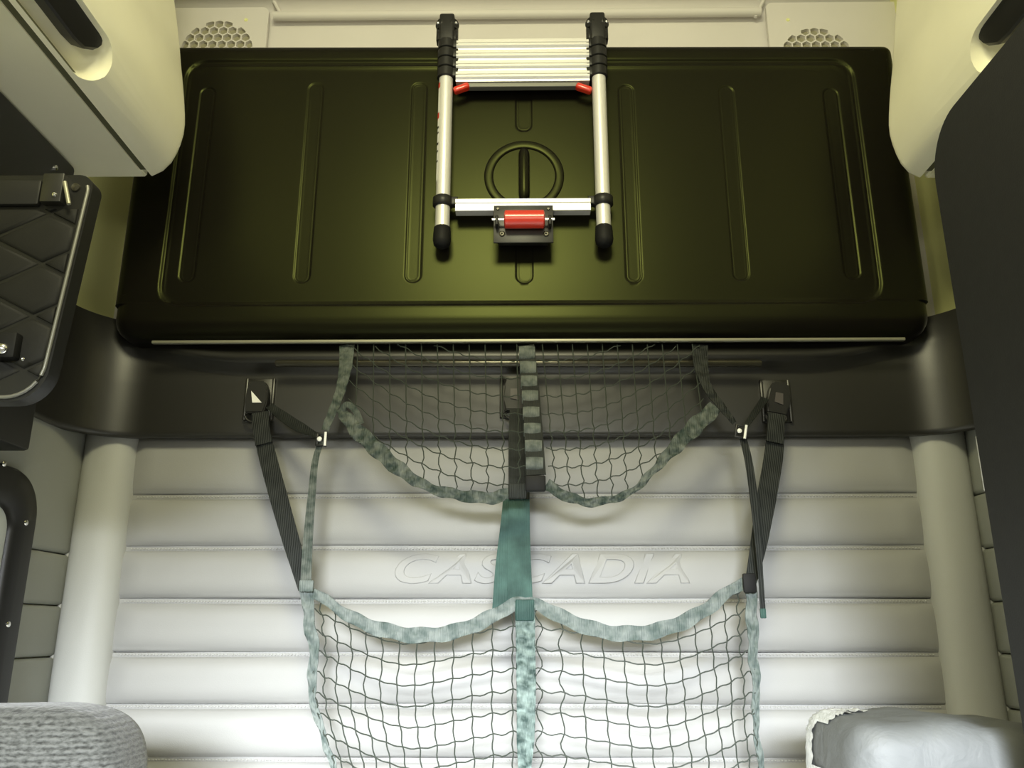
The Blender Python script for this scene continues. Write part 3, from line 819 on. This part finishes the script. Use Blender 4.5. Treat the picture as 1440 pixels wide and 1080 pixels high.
bm = bmesh.new(); ribbon(bm, [sp(1092, 582, 2.0), sp(1091, 605, 1.994), sp(1089, 622, 1.993)], W(25), 0.004, 20, cols=6); obj('sewn_fold', bm, 'web_dark', s2, smooth=70)
s3 = thing('restraint_strap', 'wide teal strap running down behind the upper net pockets to the lower net', 'strap', at(725, 855, 1.95), 'wide restraint straps')
bm = bmesh.new(); ribbon(bm, [sp(727, 575, 2.005), sp(728, 620, 1.995), sp(729, 660, 1.98), sp(730, 702, 1.968)], [W(22), W(27), W(29), W(30)], 0.0025, 50, cols=8)
obj('upper_webbing', bm, 'web_dark', s3, smooth=70)
bm = bmesh.new(); ribbon(bm, [sp(730, 692, 1.974), sp(730, 730, 1.970), sp(730, 780, 1.964), sp(732, 850, 1.95)], [W(30), W(31), W(33), W(34)], 0.0025, 50, cols=8)
obj('webbing', bm, 'web_teal', s3, smooth=70)
bm = bmesh.new(); ribbon(bm, [sp(717, 690, 1.985), sp(715, 730, 1.978), sp(710, 790, 1.968), sp(706, 862, 1.958)], [W(18), W(22), W(26), W(28)], 0.0025, 60, cols=8, ripple=0.001, wl=0.2)
obj('folded_webbing', bm, 'web_teal', s3, smooth=70)

# ---- lower net
net2 = thing('lower_cargo_net', 'large dark cord net in two panels hung in front of the quilted wall', 'cargo net', at(740, 1130, 1.95))
topL = [(428, 826), (450, 838), (478, 858), (520, 880), (580, 893), (640, 888), (690, 868), (722, 850), (740, 850)]
topR = [(738, 850), (758, 851), (795, 870), (840, 886), (885, 891), (935, 884), (985, 862), (1030, 828), (1055, 816)]
edgL = [(430, 826), (436, 880), (442, 920), (438, 965), (444, 1000), (458, 1045), (470, 1085), (482, 1150)]
edgR = [(1055, 816), (1058, 880), (1060, 930), (1064, 970), (1062, 1010), (1068, 1060), (1070, 1085), (1072, 1150)]
fL, fR = border_fn(topL), border_fn(topR)
def uedge(pts, v):
    for a, b in zip(pts, pts[1:]):
        if a[1] <= v <= b[1]: return lerp(a[0], b[0], (v - a[1]) / (b[1] - a[1]))
    return pts[0][0] if v < pts[0][1] else pts[-1][0]
def yl(u, v): return 1.952 - 0.018 * sstep(850, 1050, v)
def cords_lower(bm, edge, cu_, tf, left):
    n = 12
    def U(s, v):       # s: 0 at the outer edge, 1 at the centre strap ; cords bunch up at the outer edge
        g = s ** 1.25
        return lerp(uedge(edge, v), cu_, g)
    for i in range(n + 1):
        s = (i + 0.35) / (n + 0.6)
        v0 = 860
        for _ in range(6): v0 = tf(U(s, v0)) + 5
        pts = []; k = 40
        for j in range(k + 1):
            v = lerp(v0, 1150, j / k)
            edge_w = sstep(0.75, 1.0, s) if not left else 0
            u = U(s, v) + 1.0 * math.sin(v / 15 * PI + i) + 5 * edge_w * math.sin(v / 23 * PI) + (3 * (1 - sstep(0, 0.25, s)) * math.sin(v / 14 * PI + i))
            # slant: cords lean from upper outer to lower centre
            u += (8 if left else -14) * (v - 880) / 200 * -math.sin(PI * s)
            pts.append(sp(u, v, yl(u, v)))
        tube(bm, pts, 0.0015, 5)
    for r in range(-2, 10):
        seg = []
        for i in range(61):
            s = i / 60
            v = 908 + 29.5 * r - 62 * (1 - sstep(-0.15, 0.6, s)) - 26 * sstep(0.45, 1.05, s) + 2.0 * math.sin(s * n * 2 * PI) * (0.4 + 1.2 * (abs(s - 0.5) * 2) ** 3)
            u = U(s, v)
            if v > tf(u) + 3 and v < 1150: seg.append(sp(u, v, yl(u, v) - 0.001))
            else:
                if len(seg) > 2: tube(bm, seg, 0.0015, 5)
                seg = []
        if len(seg) > 2: tube(bm, seg, 0.0015, 5)
bm = bmesh.new()
cords_lower(bm, edgL, 728, fL, True); cords_lower(bm, edgR, 750, fR, False)
o = obj('netting', bm, 'cord', net2, smooth=60); o['kind'] = 'stuff'; o['label'] = 'dark square-mesh cord netting'
for pts, sd, m in ((topL, 11, 'web_lit'), (topR, 12, 'web_lit')):
    bm = bmesh.new()
    ribbon(bm, [sp(u, v, 1.944) for u, v in pts], [W(12), W(14), W(19), W(20), W(20), W(19), W(16)] if sd == 11 else [W(16), W(19), W(20), W(20), W(20), W(17), W(14)], 0.003, 150, ripple=0.0028, wl=0.045, cols=8, seed=sd, edge_wob=0.002)
    obj('top_webbing', bm, m, net2, smooth=70)
for pts, sd, m in ((edgL, 13, 'web_lit'), (edgR, 14, 'web_lit')):
    bm = bmesh.new()
    ribbon(bm, [sp(u, v, 1.946 - 0.012 * sstep(850, 1050, v)) for u, v in pts], [W(16), W(16), W(13), W(10), W(8), W(8), W(8)], 0.003, 150, ripple=0.004, wl=0.05, cols=8, seed=sd, edge_wob=0.002)
    obj('side_webbing', bm, m, net2, smooth=70)
bm = bmesh.new(); ribbon(bm, [sp(738, 846, 1.938), sp(739, 900, 1.934), sp(740, 980, 1.928), sp(739, 1040, 1.926), sp(738, 1078, 1.926), sp(738, 1150, 1.926)], [W(28), W(26), W(26), W(25), W(23), W(14), W(20)], 0.003, 150, ripple=0.0045, wl=0.034, cols=8, seed=15)
obj('centre_webbing', bm, 'web_mottle', net2, smooth=70)
# sewn corner patches
for (u, v, a, b, m) in ((431, 824, 10, 8, 'web_lit'), (1054, 820, 9, 13, 'rubber'), (738, 858, 13, 14, 'web_teal')):
    bm = bmesh.new(); c = sp(u, v, 1.934); box(bm, (c.x - W(a), c.y - 0.004, c.z - W(b)), (c.x + W(a), c.y + 0.004, c.z + W(b)), 0.003, 2)
    obj('corner_patch', bm, m, net2, smooth=40)

# ------------------------------------------------------------------ speaker panels
def speaker(sgn, uc, vc, rpx, u_in, u_out, label):
    YS = 2.165
    c = at(uc, vc, YS); s = YS / 1190 / 0.845
    t = thing('speaker_panel', label, 'speaker', Vector((c.x, YS, zat(140, YS))), 'honeycomb speaker panels')
    xi, xo = xat(u_in, 40, YS), xat(u_out, 40, YS); zt_ = zat(7, YS); zb_ = zat(140, YS)
    xlo, xhi = min(xi, xo), max(xi, xo)
    rc = 0.02
    out = []
    for (cx, cz, a0) in ((xhi - rc, zt_ - rc, 0), (xlo + rc, zt_ - rc, 90), (xlo + rc, zb_ + rc, 180), (xhi - rc, zb_ + rc, 270)):
        for k in range(6):
            a = R(a0 + 90 * k / 5); out.append((cx + rc * math.cos(a), cz + rc * math.sin(a)))
    rad = rpx * s
    holes = []
    p = 13.2 * s; hr = p / math.sqrt(3) * 0.86
    def clip(poly):      # clip a hexagon to the round grille
        pts = []
        n = len(poly)
        dense = []
        for i in range(n):
            a, b = poly[i], poly[(i + 1) % n]
            for k in range(4): dense.append((lerp(a[0], b[0], k / 4), lerp(a[1], b[1], k / 4)))
        for q in dense:
            d = math.hypot(q[0] - c.x, q[1] - c.z)
            if d > rad: q = (c.x + (q[0] - c.x) * rad / d, c.z + (q[1] - c.z) * rad / d)
            pts.append(q)
        return pts
    for j in range(-6, 7):
        for i in range(-6, 7):
            hx = c.x + (i + 0.5 * (j % 2)) * p; hz = c.z + j * p * 0.866
            if math.hypot(hx - c.x, hz - c.z) < rad * 1.0:
                hexa = [(hx + hr * math.cos(R(30 + 60 * k)), hz + hr * math.sin(R(30 + 60 * k))) for k in range(6)]
                holes.append(clip(hexa))
    V = [Vector(q) for q in out]; E = [(i, (i + 1) % len(out)) for i in range(len(out))]
    for h in holes:
        b = len(V); V += [Vector(q) for q in h]; E += [(b + i, b + (i + 1) % len(h)) for i in range(len(h))]
    ov, oe, of, *_ = delaunay_2d_cdt(V, E, [], 1, 1e-6)
    def inside(q, poly):
        r = False; n = len(poly)
        for i in range(n):
            a, b = poly[i], poly[(i + 1) % n]
            if (a[1] > q[1]) != (b[1] > q[1]) and q[0] < (b[0] - a[0]) * (q[1] - a[1]) / (b[1] - a[1]) + a[0]: r = not r
        return r
    bm = bmesh.new(); vs = [bm.verts.new((q.x, YS, q.y)) for q in ov]
    for f in of:
        g = sum((ov[i] for i in f), Vector((0, 0))) / len(f)
        if math.hypot(g.x - c.x, g.y - c.z) < rad + 0.002 and any(inside(g, h) for h in holes): continue
        try: bm.faces.new([vs[i] for i in f])
        except ValueError: pass
    r = bmesh.ops.extrude_face_region(bm, geom=bm.faces[:])
    bmesh.ops.translate(bm, verts=[v for v in r['geom'] if isinstance(v, bmesh.types.BMVert)], vec=(0, 0.012, 0))
    for v in [v for v in bm.verts if not v.link_faces]: bm.verts.remove(v)
    obj('perforated_panel', bm, 'headliner', t)
    bm = bmesh.new(); lathe(bm, [(0, 0), (rad + 0.006, 0), (rad + 0.006, 0.016), (0, 0.016)], (c.x, YS + 0.028, c.z), (0, -1, 0), 40)
    obj('speaker_cloth', bm, 'hollow', t)
    d = at(uc - sgn * 42, 28, YS); bm = bmesh.new()
    lathe(bm, [(0.006, 0), (0.005, 0.002), (0.002, 0.001), (0, 0.001)], (d.x, YS, d.z), (0, -1, 0), 14); obj('screw_cap', bm, 'wall_cream', t, smooth=40)
speaker(-1, 304, 72, 51, 376, 215, 'cream speaker panel with honeycomb grille beside the cupboard above the black locker')
speaker(1, 1150, 83, 51, 1080, 1275, 'cream speaker panel with honeycomb grille beside the cupboard above the dark closet')

# ------------------------------------------------------------------ overhead cupboards
YE = 1.75
def cupboard(sgn, label, px_prof, px_seam, px_back, handle):
    """cross-section drawn at the far end and run forward along the side wall"""
    sec = [at(u, v, YE) for u, v in px_prof]
    seam = at(*px_seam, YE)
    t = thing('overhead_cupboard', label, 'cupboard', Vector((seam.x, 1.2, seam.z)), 'cream overhead cupboards')
    Y0 = 0.75
    xb = at(*px_back, YE).x
    # body: underside box with a rounded front edge
    bm = bmesh.new()
    zz = seam.z
    sp_ = 0.012 * sgn
    poly = [(seam.x + sp_, zz), (seam.x + sp_, zz + 0.03), (seam.x + sp_ * 3, ZT - 0.01), (xb + sgn * 0.0, ZT - 0.01), (sgn * XW, ZT - 0.01), (sgn * XW, zz + 0.0), ]
    prism(bm, poly, lambda p: (p[0], Y0, p[1]), lambda p: (p[0], YE - 0.002, p[1]))
    bmesh.ops.bevel(bm, geom=[e for e in bm.edges], offset=0.004, segments=2, affect='EDGES')
    obj('carcass', bm, 'cream', t, smooth=40)
    # dark shadow-gap strip along the seam
    bm = bmesh.new(); box(bm, (min(seam.x, seam.x + sp_ * 1.5), Y0, zz + 0.003), (max(seam.x, seam.x + sp_ * 1.5), YE - 0.03, zz + 0.02), 0.001, 1)
    obj('gap_strip', bm, 'gap', t)
    # door
    curve = smooth_path([(p.x, p.z, 0) for p in sec], 26)
    inner = [(p.x + sgn * 0.03, p.y + 0.004) for p in curve][::-1]
    poly = [(p.x, p.y) for p in curve] + [(curve[-1].x + sgn * 0.035, curve[-1].y), (curve[0].x + sgn * 0.045, curve[0].y + 0.07), (curve[0].x + sgn * 0.004, curve[0].y + 0.012)]
    bm = bmesh.new()
    n = len(poly)
    ys = [Y0, YE - 0.012, YE - 0.005, YE - 0.0015, YE]; ins = [0, 0, 0.0015, 0.005, 0.010]
    cx = sum(p[0] for p in poly) / n; cz = sum(p[1] for p in poly) / n
    rings = []
    for y, i_ in zip(ys, ins):
        ring = []
        for j, (x, z) in enumerate(poly):
            v = Vector((cx - x, cz - z)); v = v / v.length * i_ if v.length else v
            ring.append(bm.verts.new((x + v.x, y, z + v.y)))
        rings.append(ring)
    for a, b in zip(rings, rings[1:]):
        for j in range(n): bm.faces.new((a[j], a[(j + 1) % n], b[(j + 1) % n], b[j]))
    bm.faces.new(rings[0][::-1]); bm.faces.new(rings[-1])
    bmesh.ops.recalc_face_normals(bm, faces=bm.faces[:])
    door = obj('door', bm, 'cream', t, smooth=50)
    # scooped finger recess
    P0 = Vector((seam.x, 0, seam.z)); P1 = Vector((sec[handle['hi']].x, 0, sec[handle['hi']].z))
    up_ = (P1 - P0).normalized(); nrm = Vector((-up_.z * sgn * -1, 0, up_.x * sgn * -1))
    if nrm.x * sgn > 0: nrm = -nrm
    H = handle
    def fac(y, tt, d): return P0 + up_ * tt + Vector((0, y, 0)) + nrm * d
    t0, t1 = H['t']; ya, yb = H['y']; r = (t1 - t0) / 2; tm = (t0 + t1) / 2
    def stadium(k, grow=0.0):
        out = []
        for i in range(k + 1):
            a = -PI / 2 + PI * i / k; out.append((yb - r + (r + grow) * math.cos(a), tm + (r + grow) * math.sin(a)))
        for i in range(k + 1):
            a = PI / 2 + PI * i / k; out.append((ya + r + (r + grow) * math.cos(a), tm + (r + grow) * math.sin(a)))
        return out
    bm = bmesh.new(); rings = []
    for d, g in ((0.06, 0.012), (0.006, 0.003), (0.0, 0.0), (-0.010, -0.004), (-0.020, -0.014), (-0.0245, -0.026)):
        rings.append([bm.verts.new(fac(y, q, d)) for y, q in stadium(14, g)])
    n = len(rings[0])
    for a, b in zip(rings, rings[1:]):
        for j in range(n): bm.faces.new((a[j], a[(j + 1) % n], b[(j + 1) % n], b[j]))
    bm.faces.new(rings[0][::-1]); bm.faces.new(rings[-1])
    bmesh.ops.recalc_face_normals(bm, faces=bm.faces[:])
    cut = obj('cutter', bm, 'cream', None)
    md = door.modifiers.new('b', 'BOOLEAN'); md.object = cut; md.operation = 'DIFFERENCE'; md.solver = 'EXACT'
    dg = bpy.context.evaluated_depsgraph_get(); dg.update()
    nm = bpy.data.meshes.new_from_object(door.evaluated_get(dg))
    door.modifiers.clear(); old = door.data; door.data = nm; bpy.data.objects.remove(cut)
    nm.shade_smooth(); nm.set_sharp_from_angle(angle=R(35))
    # black pull in the upper half of the recess
    bm = bmesh.new()
    pol = H['pull']
    rings = []
    for d, g in ((-0.022, 0.0), (0.004, 0.0), (0.008, 0.004), (0.009, 0.012)):
        cy = sum(p[0] for p in pol) / len(pol); ct = sum(p[1] for p in pol) / len(pol)
        rings.append([bm.verts.new(fac(y + (cy - y) / max(abs(cy - y), 1e-3) * g, q + (ct - q) / max(abs(ct - q), 1e-3) * min(g, abs(ct - q)), d)) for y, q in pol])
    n = len(pol)
    for a, b in zip(rings, rings[1:]):
        for j in range(n): bm.faces.new((a[j], a[(j + 1) % n], b[(j + 1) % n], b[j]))
    bm.faces.new(rings[0][::-1]); bm.faces.new(rings[-1])
    hd = obj('pull_handle', bm, 'black', door, smooth=30); hd['label'] = 'black pull handle'
    return t
def pull(ya, yb, t0, t1):
    return [(ya, t0), (yb - 0.07, t0), (yb - 0.035, t0 + 0.004), (yb - 0.012, t0 + 0.020), (yb - 0.004, t0 + 0.034), (yb, t1 - 0.012), (yb - 0.004, t1 - 0.004), (yb - 0.012, t1), (ya, t1)]
cupboard(-1, 'cream overhead cupboard above the black quilted locker door', [(215, 250), (230, 243), (243, 230), (252, 213), (259, 192), (261, 168), (258, 110), (252, 50), (244, -10), (236, -60)], (215, 250), (120, 250),
         {'hi': 5, 't': (0.010, 0.100), 'y': (1.00, 1.415), 'pull': pull(1.0, 1.395, 0.052, 0.108)})
cupboard(1, 'cream overhead cupboard above the dark grey closet', [(1292, 252), (1278, 246), (1266, 233), (1258, 216), (1251, 195), (1249, 170), (1252, 110), (1257, 50), (1262, -10), (1270, -60)], (1292, 252), (1390, 252),
         {'hi': 5, 't': (0.012, 0.104), 'y': (1.00, 1.40), 'pull': pull(1.0, 1.385, 0.052, 0.112)})

# ------------------------------------------------------------------ black locker with its open quilted door
YD = 1.22
lk = thing('wall_locker', 'black wall locker with an open quilted door under the cream cupboard', 'locker', Vector((-1.07, 1.4, zat(560, YD))))
zc_ = at(215, 250, YE).z
bm = bmesh.new(); box(bm, (-1.10, 1.24, zat(540, YD)), (-1.015, 1.70, zc_ - 0.004), 0.008, 2); obj('body', bm, 'black', lk, smooth=40)
tl, bl_ = at(131, 256, YD), at(66, 548, YD)
zt_, zb_ = zat(242, YD), zat(562, YD)
xR = lambda z: lerp(bl_.x, tl.x, (z - bl_.z) / (tl.z - bl_.z))
XL_ = -1.10
rc0, rc1 = 0.025, 0.055
out = []
def corner(cx, cz, r, a0, n=8): return [(cx + r * math.cos(R(a0 + 90 * k / n)), cz + r * math.sin(R(a0 + 90 * k / n))) for k in range(n + 1)]
out = [(XL_, zb_)] + corner(xR(zb_) - rc1, zb_ + rc1, rc1, 270) + corner(xR(zt_) - rc0, zt_ - rc0, rc0, 0) + [(XL_, zt_)]
bm = bmesh.new(); prism(bm, out, lambda p: (p[0], YD, p[1]), lambda p: (p[0], YD + 0.030, p[1]))
dr = obj('door', bm, 'black', lk, smooth=40)
# padded diamonds: one raised pad for each quilted field
s = YD / 1190
c0 = at(53, 408, YD); du, dv = 84 * s, 43 * s
def clip_poly(poly, inside, inter):
    r = []
    for i in range(len(poly)):
        a, b = poly[i], poly[(i + 1) % len(poly)]
        ia, ib = inside(a), inside(b)
        if ia: r.append(a)
        if ia != ib: r.append(inter(a, b))
    return r
def half(poly, nx_, nz_, d):
    ins = lambda p: p[0] * nx_ + p[1] * nz_ <= d
    def it(a, b):
        fa, fb = a[0] * nx_ + a[1] * nz_ - d, b[0] * nx_ + b[1] * nz_ - d; f = fa / (fa - fb); return (lerp(a[0], b[0], f), lerp(a[1], b[1], f))
    return clip_poly(poly, ins, it)
dx_, dz_ = tl.x - bl_.x, tl.z - bl_.z; Ln = math.hypot(dx_, dz_); enx, enz = dz_ / Ln, -dx_ / Ln
for i in range(-6, 3):
    for j in range(-3, 7):
        cx, cz = c0.x + (i + (0.5 if j % 2 else 0)) * 2 * du * 1.0, c0.z + j * dv
        g = 0.94
        poly = [(cx - du * g, cz), (cx, cz - dv * g), (cx + du * g, cz), (cx, cz + dv * g)]
        poly = half(poly, enx, enz, enx * bl_.x + enz * bl_.z - 0.013)
        if poly: poly = half(poly, 0, 1, zat(291, YD))
        if poly: poly = half(poly, 0, -1, -(zb_ + 0.014))
        if poly: poly = half(poly, -1, 0, 1.09)
        if poly: poly = half(poly, 0.7071, -0.7071, 0.7071 * (xR(zb_) - rc1) - 0.7071 * (zb_ + rc1) + rc1 - 0.014)
        if len(poly) < 3: continue
        bm = bmesh.new(); mx_ = sum(p[0] for p in poly) / len(poly); mz_ = sum(p[1] for p in poly) / len(poly)
        rings = [[bm.verts.new((lerp(mx_, p[0], f), YD - d, lerp(mz_, p[1], f))) for p in poly] for f, d in ((1, -0.001), (0.97, 0.002), (0.85, 0.004), (0.5, 0.0055))]
        for a, b in zip(rings, rings[1:]):
            for k in range(len(poly)): bm.faces.new((a[k], a[(k + 1) % len(poly)], b[(k + 1) % len(poly)], b[k]))
        bm.faces.new(rings[-1]); bm.faces.new(rings[0][::-1])
        obj('diamond_pad', bm, 'quilt_black', dr, smooth=60)
edge = [(p[0], p[1]) for p in out[1:-1]]
cxm, czm = -0.95, (zt_ + zb_) / 2
bm = bmesh.new(); tube(bm, [(p[0] - 0.006, YD - 0.002, p[1] + (0.006 if p[1] < czm else -0.006)) for p in [(-1.05, zb_)] + edge[:10] + edge[9:12]], 0.003, 10)
o = obj('edge_bead', bm, 'bead', dr, smooth=50)
# top rail with hinge bracket
bm = bmesh.new(); box(bm, (XL_, YD - 0.010, zat(287, YD)), (at(62, 265, YD).x, YD + 0.002, zat(252, YD)), 0.004, 2); obj('top_rail', bm, 'black', dr, smooth=40)
a, b = at(62, 290, YD), at(98, 250, YD)
bm = bmesh.new(); box(bm, (a.x, YD - 0.016, a.z), (b.x, YD + 0.002, b.z), 0.002, 2); hb = obj('hinge_bracket', bm, 'trim', dr, smooth=40)
bm = bmesh.new(); a = at(91, 256, YD - 0.018); b = at(97, 287, YD - 0.018); tube(bm, [a, b], 0.0035, 8); obj('bracket_edge', bm, 'alu_strip', hb, smooth=50)
for u, v in ((77, 274),):
    c = at(u, v, YD - 0.016); bm = bmesh.new(); lathe(bm, [(0.004, 0), (0.003, 0.003), (0, 0.004)], c, (0, -1, 0), 12); obj('screw', bm, 'chrome', hb, smooth=50)
c = at(107, 264, YD); bm = bmesh.new(); lathe(bm, [(0.008, 0), (0.007, 0.003), (0, 0.004)], c, (0, -1, 0), 12); obj('screw', bm, 'dark_metal', dr, smooth=50)
# door catch
a, b = at(-30, 509, YD), at(36, 473, YD)
bm = bmesh.new(); box(bm, (a.x, YD - 0.022, a.z), (b.x, YD, b.z), 0.004, 2); ct = obj('catch', bm, 'rubber', dr, smooth=40)
c = at(4, 491, YD - 0.022); bm = bmesh.new(); lathe(bm, [(0.009, 0), (0.009, 0.004), (0.006, 0.008), (0, 0.009)], c, (0, -1, 0), 16); obj('knob', bm, 'chrome', ct, smooth=50)
c = at(32, 505, YD - 0.022); bm = bmesh.new(); lathe(bm, [(0.003, 0), (0.002, 0.002), (0, 0.003)], c, (0, -1, 0), 10); obj('screw', bm, 'chrome', ct, smooth=50)
c = at(24, 209, 1.60); bm = bmesh.new(); lathe(bm, [(0.007, 0), (0.006, 0.004), (0, 0.006)], (-1.015, 1.62, zc_ - 0.05), (1, 0, 0), 14); obj('bolt_head', bm, 'chrome', lk, smooth=50)

# ------------------------------------------------------------------ hatch frame on the left side wall
XF = -1.105
def side_pt(u, v, X=XF):
    d = ROT @ Vector(((u - 720) / F, -(v - 540) / F, -1)); k = X / d.x
    return Vector((0, 0, ZC)) + d * k
yf = side_pt(42, 720).y; ztf = side_pt(20, 660).z; zbf = 0.62
hatch = thing('wall_hatch', 'black rounded hatch frame with bright screws around a pale pane on the side wall', 'hatch', Vector((XF, yf - 0.3, zbf)))
yn0 = 1.25
def rrect(y0, y1, z0, z1, r, n=8):
    o = []
    for cy, cz, a0 in ((y1 - r, z1 - r, 0), (y0 + r, z1 - r, 90), (y0 + r, z0 + r, 180), (y1 - r, z0 + r, 270)):
        for k in range(n + 1):
            a = R(a0 + 90 * k / n); o.append((cy + r * math.cos(a), cz + r * math.sin(a)))
    return o
bm = bmesh.new(); rings = []
for ins, d in ((0, 0.0), (0.0, 0.010), (0.008, 0.022), (0.05, 0.026), (0.075, 0.022), (0.085, 0.012), (0.085, 0.004)):
    rings.append([bm.verts.new((XF + d, y, z)) for y, z in rrect(yn0 + ins, yf - ins, zbf + ins, ztf - ins, max(0.10 - ins * 0.6, 0.03), 10)])
n = len(rings[0])
for a, b in zip(rings, rings[1:]):
    for j in range(n): bm.faces.new((a[j], a[(j + 1) % n], b[(j + 1) % n], b[j]))
obj('frame', bm, 'black', hatch, smooth=50)
bm = bmesh.new(); poly = rrect(yn0 + 0.08, yf - 0.08, zbf + 0.08, ztf - 0.08, 0.04)
prism(bm, poly, lambda p: (XF + 0.001, p[0], p[1]), lambda p: (XF + 0.006, p[0], p[1])); obj('pane', bm, 'pane', hatch, smooth=40)
for u, v in ((5, 652), (36, 735), (11, 878)):
    q = side_pt(u, v, XF + 0.025); bm = bmesh.new(); lathe(bm, [(0.006, -0.003), (0.006, 0.002), (0.003, 0.004), (0, 0.004)], q, (1, -0.2, 0), 14); obj('screw', bm, 'chrome', hatch, smooth=50)

# ------------------------------------------------------------------ dark grey closet on the right
YC0, YC1 = 0.62, 1.30
XCF = xat(1313, 240, YC1)
ztc = zat(196, YC1)
def closet_pt(p): return p
poly = [(YC0, 0.0)] + [(YC1, 0.0)] + corner(YC1 - 0.09, ztc - 0.09, 0.09, 0, 12) + [(YC0, ztc)]
clo = thing('tall_closet', 'dark grey closet with a rounded top corner beside the quilted wall', 'closet', Vector((0.9, 1.0, 0)))
bm = bmesh.new(); prism(bm, poly, lambda p: (XCF + 0.012, p[0], p[1]), lambda p: (1.10, p[0], p[1])); obj('body', bm, 'dark_grey', clo, smooth=40)
bm = bmesh.new(); prism(bm, poly, lambda p: (XCF, p[0], p[1]), lambda p: (XCF + 0.014, p[0], p[1]))
bmesh.ops.bevel(bm, geom=[e for e in bm.edges if abs(e.verts[0].co.x - XCF) < 1e-5 and abs(e.verts[1].co.x - XCF) < 1e-5], offset=0.004, segments=3, affect='EDGES')
obj('side_panel', bm, 'dark_grey', clo, smooth=40)
bm = bmesh.new(); a, b = at(1379, 612, YC1), at(1388, 690, YC1)
box(bm, (XCF + 0.001, YC1 - 0.001, b.z), (XCF + 0.009, YC1 + 0.005, a.z), 0.002, 2)
o = obj('edge_strip', bm, 'alu', clo, smooth=40); o['label'] = 'short bright metal strip'

# ------------------------------------------------------------------ lower bunk, cushion, wrapped bundle
ZM = 0.60
lb_ = thing('lower_bunk', 'lower bunk mattress below the nets', 'bunk', Vector((0, 1.7, 0)))
bm = bmesh.new(); box(bm, (-1.09, 1.33, 0.0), (1.09, 2.03, 0.42), 0.01, 2); obj('base', bm, 'dark_grey', lb_, smooth=40)
bm = bmesh.new(); box(bm, (-1.09, 1.32, 0.42), (1.09, 2.03, ZM), 0.04, 4); obj('mattress', bm, 'mattress', lb_, smooth=40)

def superblob(name, lo, hi, e1, e2, m, disp=None, nu=72, nv=48, parent=None):
    bm = bmesh.new(); lo = Vector(lo); hi = Vector(hi); c = (lo + hi) / 2; h = (hi - lo) / 2
    f = lambda w, e: math.copysign(abs(w) ** e, w)
    rows = []
    for j in range(nv + 1):
        ph = -PI / 2 + PI * j / nv; row = []
        for i in range(nu):
            th = 2 * PI * i / nu
            p = Vector((f(math.cos(ph), e1) * f(math.cos(th), e2), f(math.cos(ph), e1) * f(math.sin(th), e2), f(math.sin(ph), e1)))
            q = c + Vector((p.x * h.x, p.y * h.y, p.z * h.z))
            if disp: q = disp(q, p)
            row.append(bm.verts.new(q))
        rows.append(row)
    for j in range(nv):
        for i in range(nu): bm.faces.new((rows[j][i], rows[j][(i + 1) % nu], rows[j + 1][(i + 1) % nu], rows[j + 1][i]))
    bmesh.ops.remove_doubles(bm, verts=bm.verts[:], dist=0.0004)
    return obj(name, bm, m, parent, smooth=80)
YU = 1.40
xu = xat(217, 1075, YU + 0.11)
def cdisp(q, p):
    q.z += 0.006 * math.sin(9 * q.x) * max(p.z, 0)
    q.z = max(q.z, ZM)
    return q
cu_o = superblob('fabric_cushion', (-1.09, YU - 0.06, ZM - 0.02), (xu, YU + 0.14, zat(988, YU)), 0.55, 0.45, 'knit', cdisp)
tag(cu_o, 'rounded grey melange knit cushion standing on the lower bunk', 'cushion')
YW = 1.46
wrp = thing('wrapped_bundle', 'white cloth bundle in shiny crinkled plastic film on the lower bunk', 'bundle', Vector((0.8, YW + 0.1, ZM)))
xw = xat(1131, 1060, YW + 0.18); zw = zat(992, YW + 0.16)
rw = random.Random(5); folds = [(rw.uniform(20, 60), rw.uniform(-30, 30), rw.uniform(0, 6), rw.uniform(0.0008, 0.0022)) for _ in range(7)]
def wdisp(q, p):
    top = max(p.z, 0)
    q.z -= 0.055 * sstep(xw + 0.08, 1.09, q.x) * (1 if p.z > -0.2 else 0)
    for a, b, ph, am in folds:
        k = am * math.sin(a * q.x + b * q.z + ph + 2 * math.sin(6 * q.z))
        q.z += k * top; q.y -= k * (1 - abs(p.z))
    q.z = max(q.z, ZM)
    return q
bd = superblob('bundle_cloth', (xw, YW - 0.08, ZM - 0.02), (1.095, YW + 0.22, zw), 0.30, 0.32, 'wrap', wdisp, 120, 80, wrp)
# crumpled film stretched over the end of the bundle: a second skin a few millimetres proud of the cloth
rf = random.Random(9)
bm = bmesh.new(); bm.from_mesh(bd.data); bm.normal_update()
drop_ = []
for f in bm.faces:
    c = f.calc_center_median()
    lim = 0.020 if c.z < zw - 0.035 else 0.085
    if c.x > xw + lim + 0.008 * math.sin(60 * c.z) or c.z < ZM + 0.01 or c.y < YW + 0.10 + 0.01 * math.sin(45 * c.z + 30 * c.x): drop_.append(f)
bmesh.ops.delete(bm, geom=drop_, context='FACES')
bm.normal_update()
for v in bm.verts:
    v.co += v.normal * rf.uniform(0.001, 0.0055)
me = bpy.data.meshes.new('plastic_film'); bm.to_mesh(me); bm.free(); me.materials.clear()
fo = link('plastic_film', me, 'film', wrp, smooth=False)
fo['label'] = 'shiny crinkled clear film'
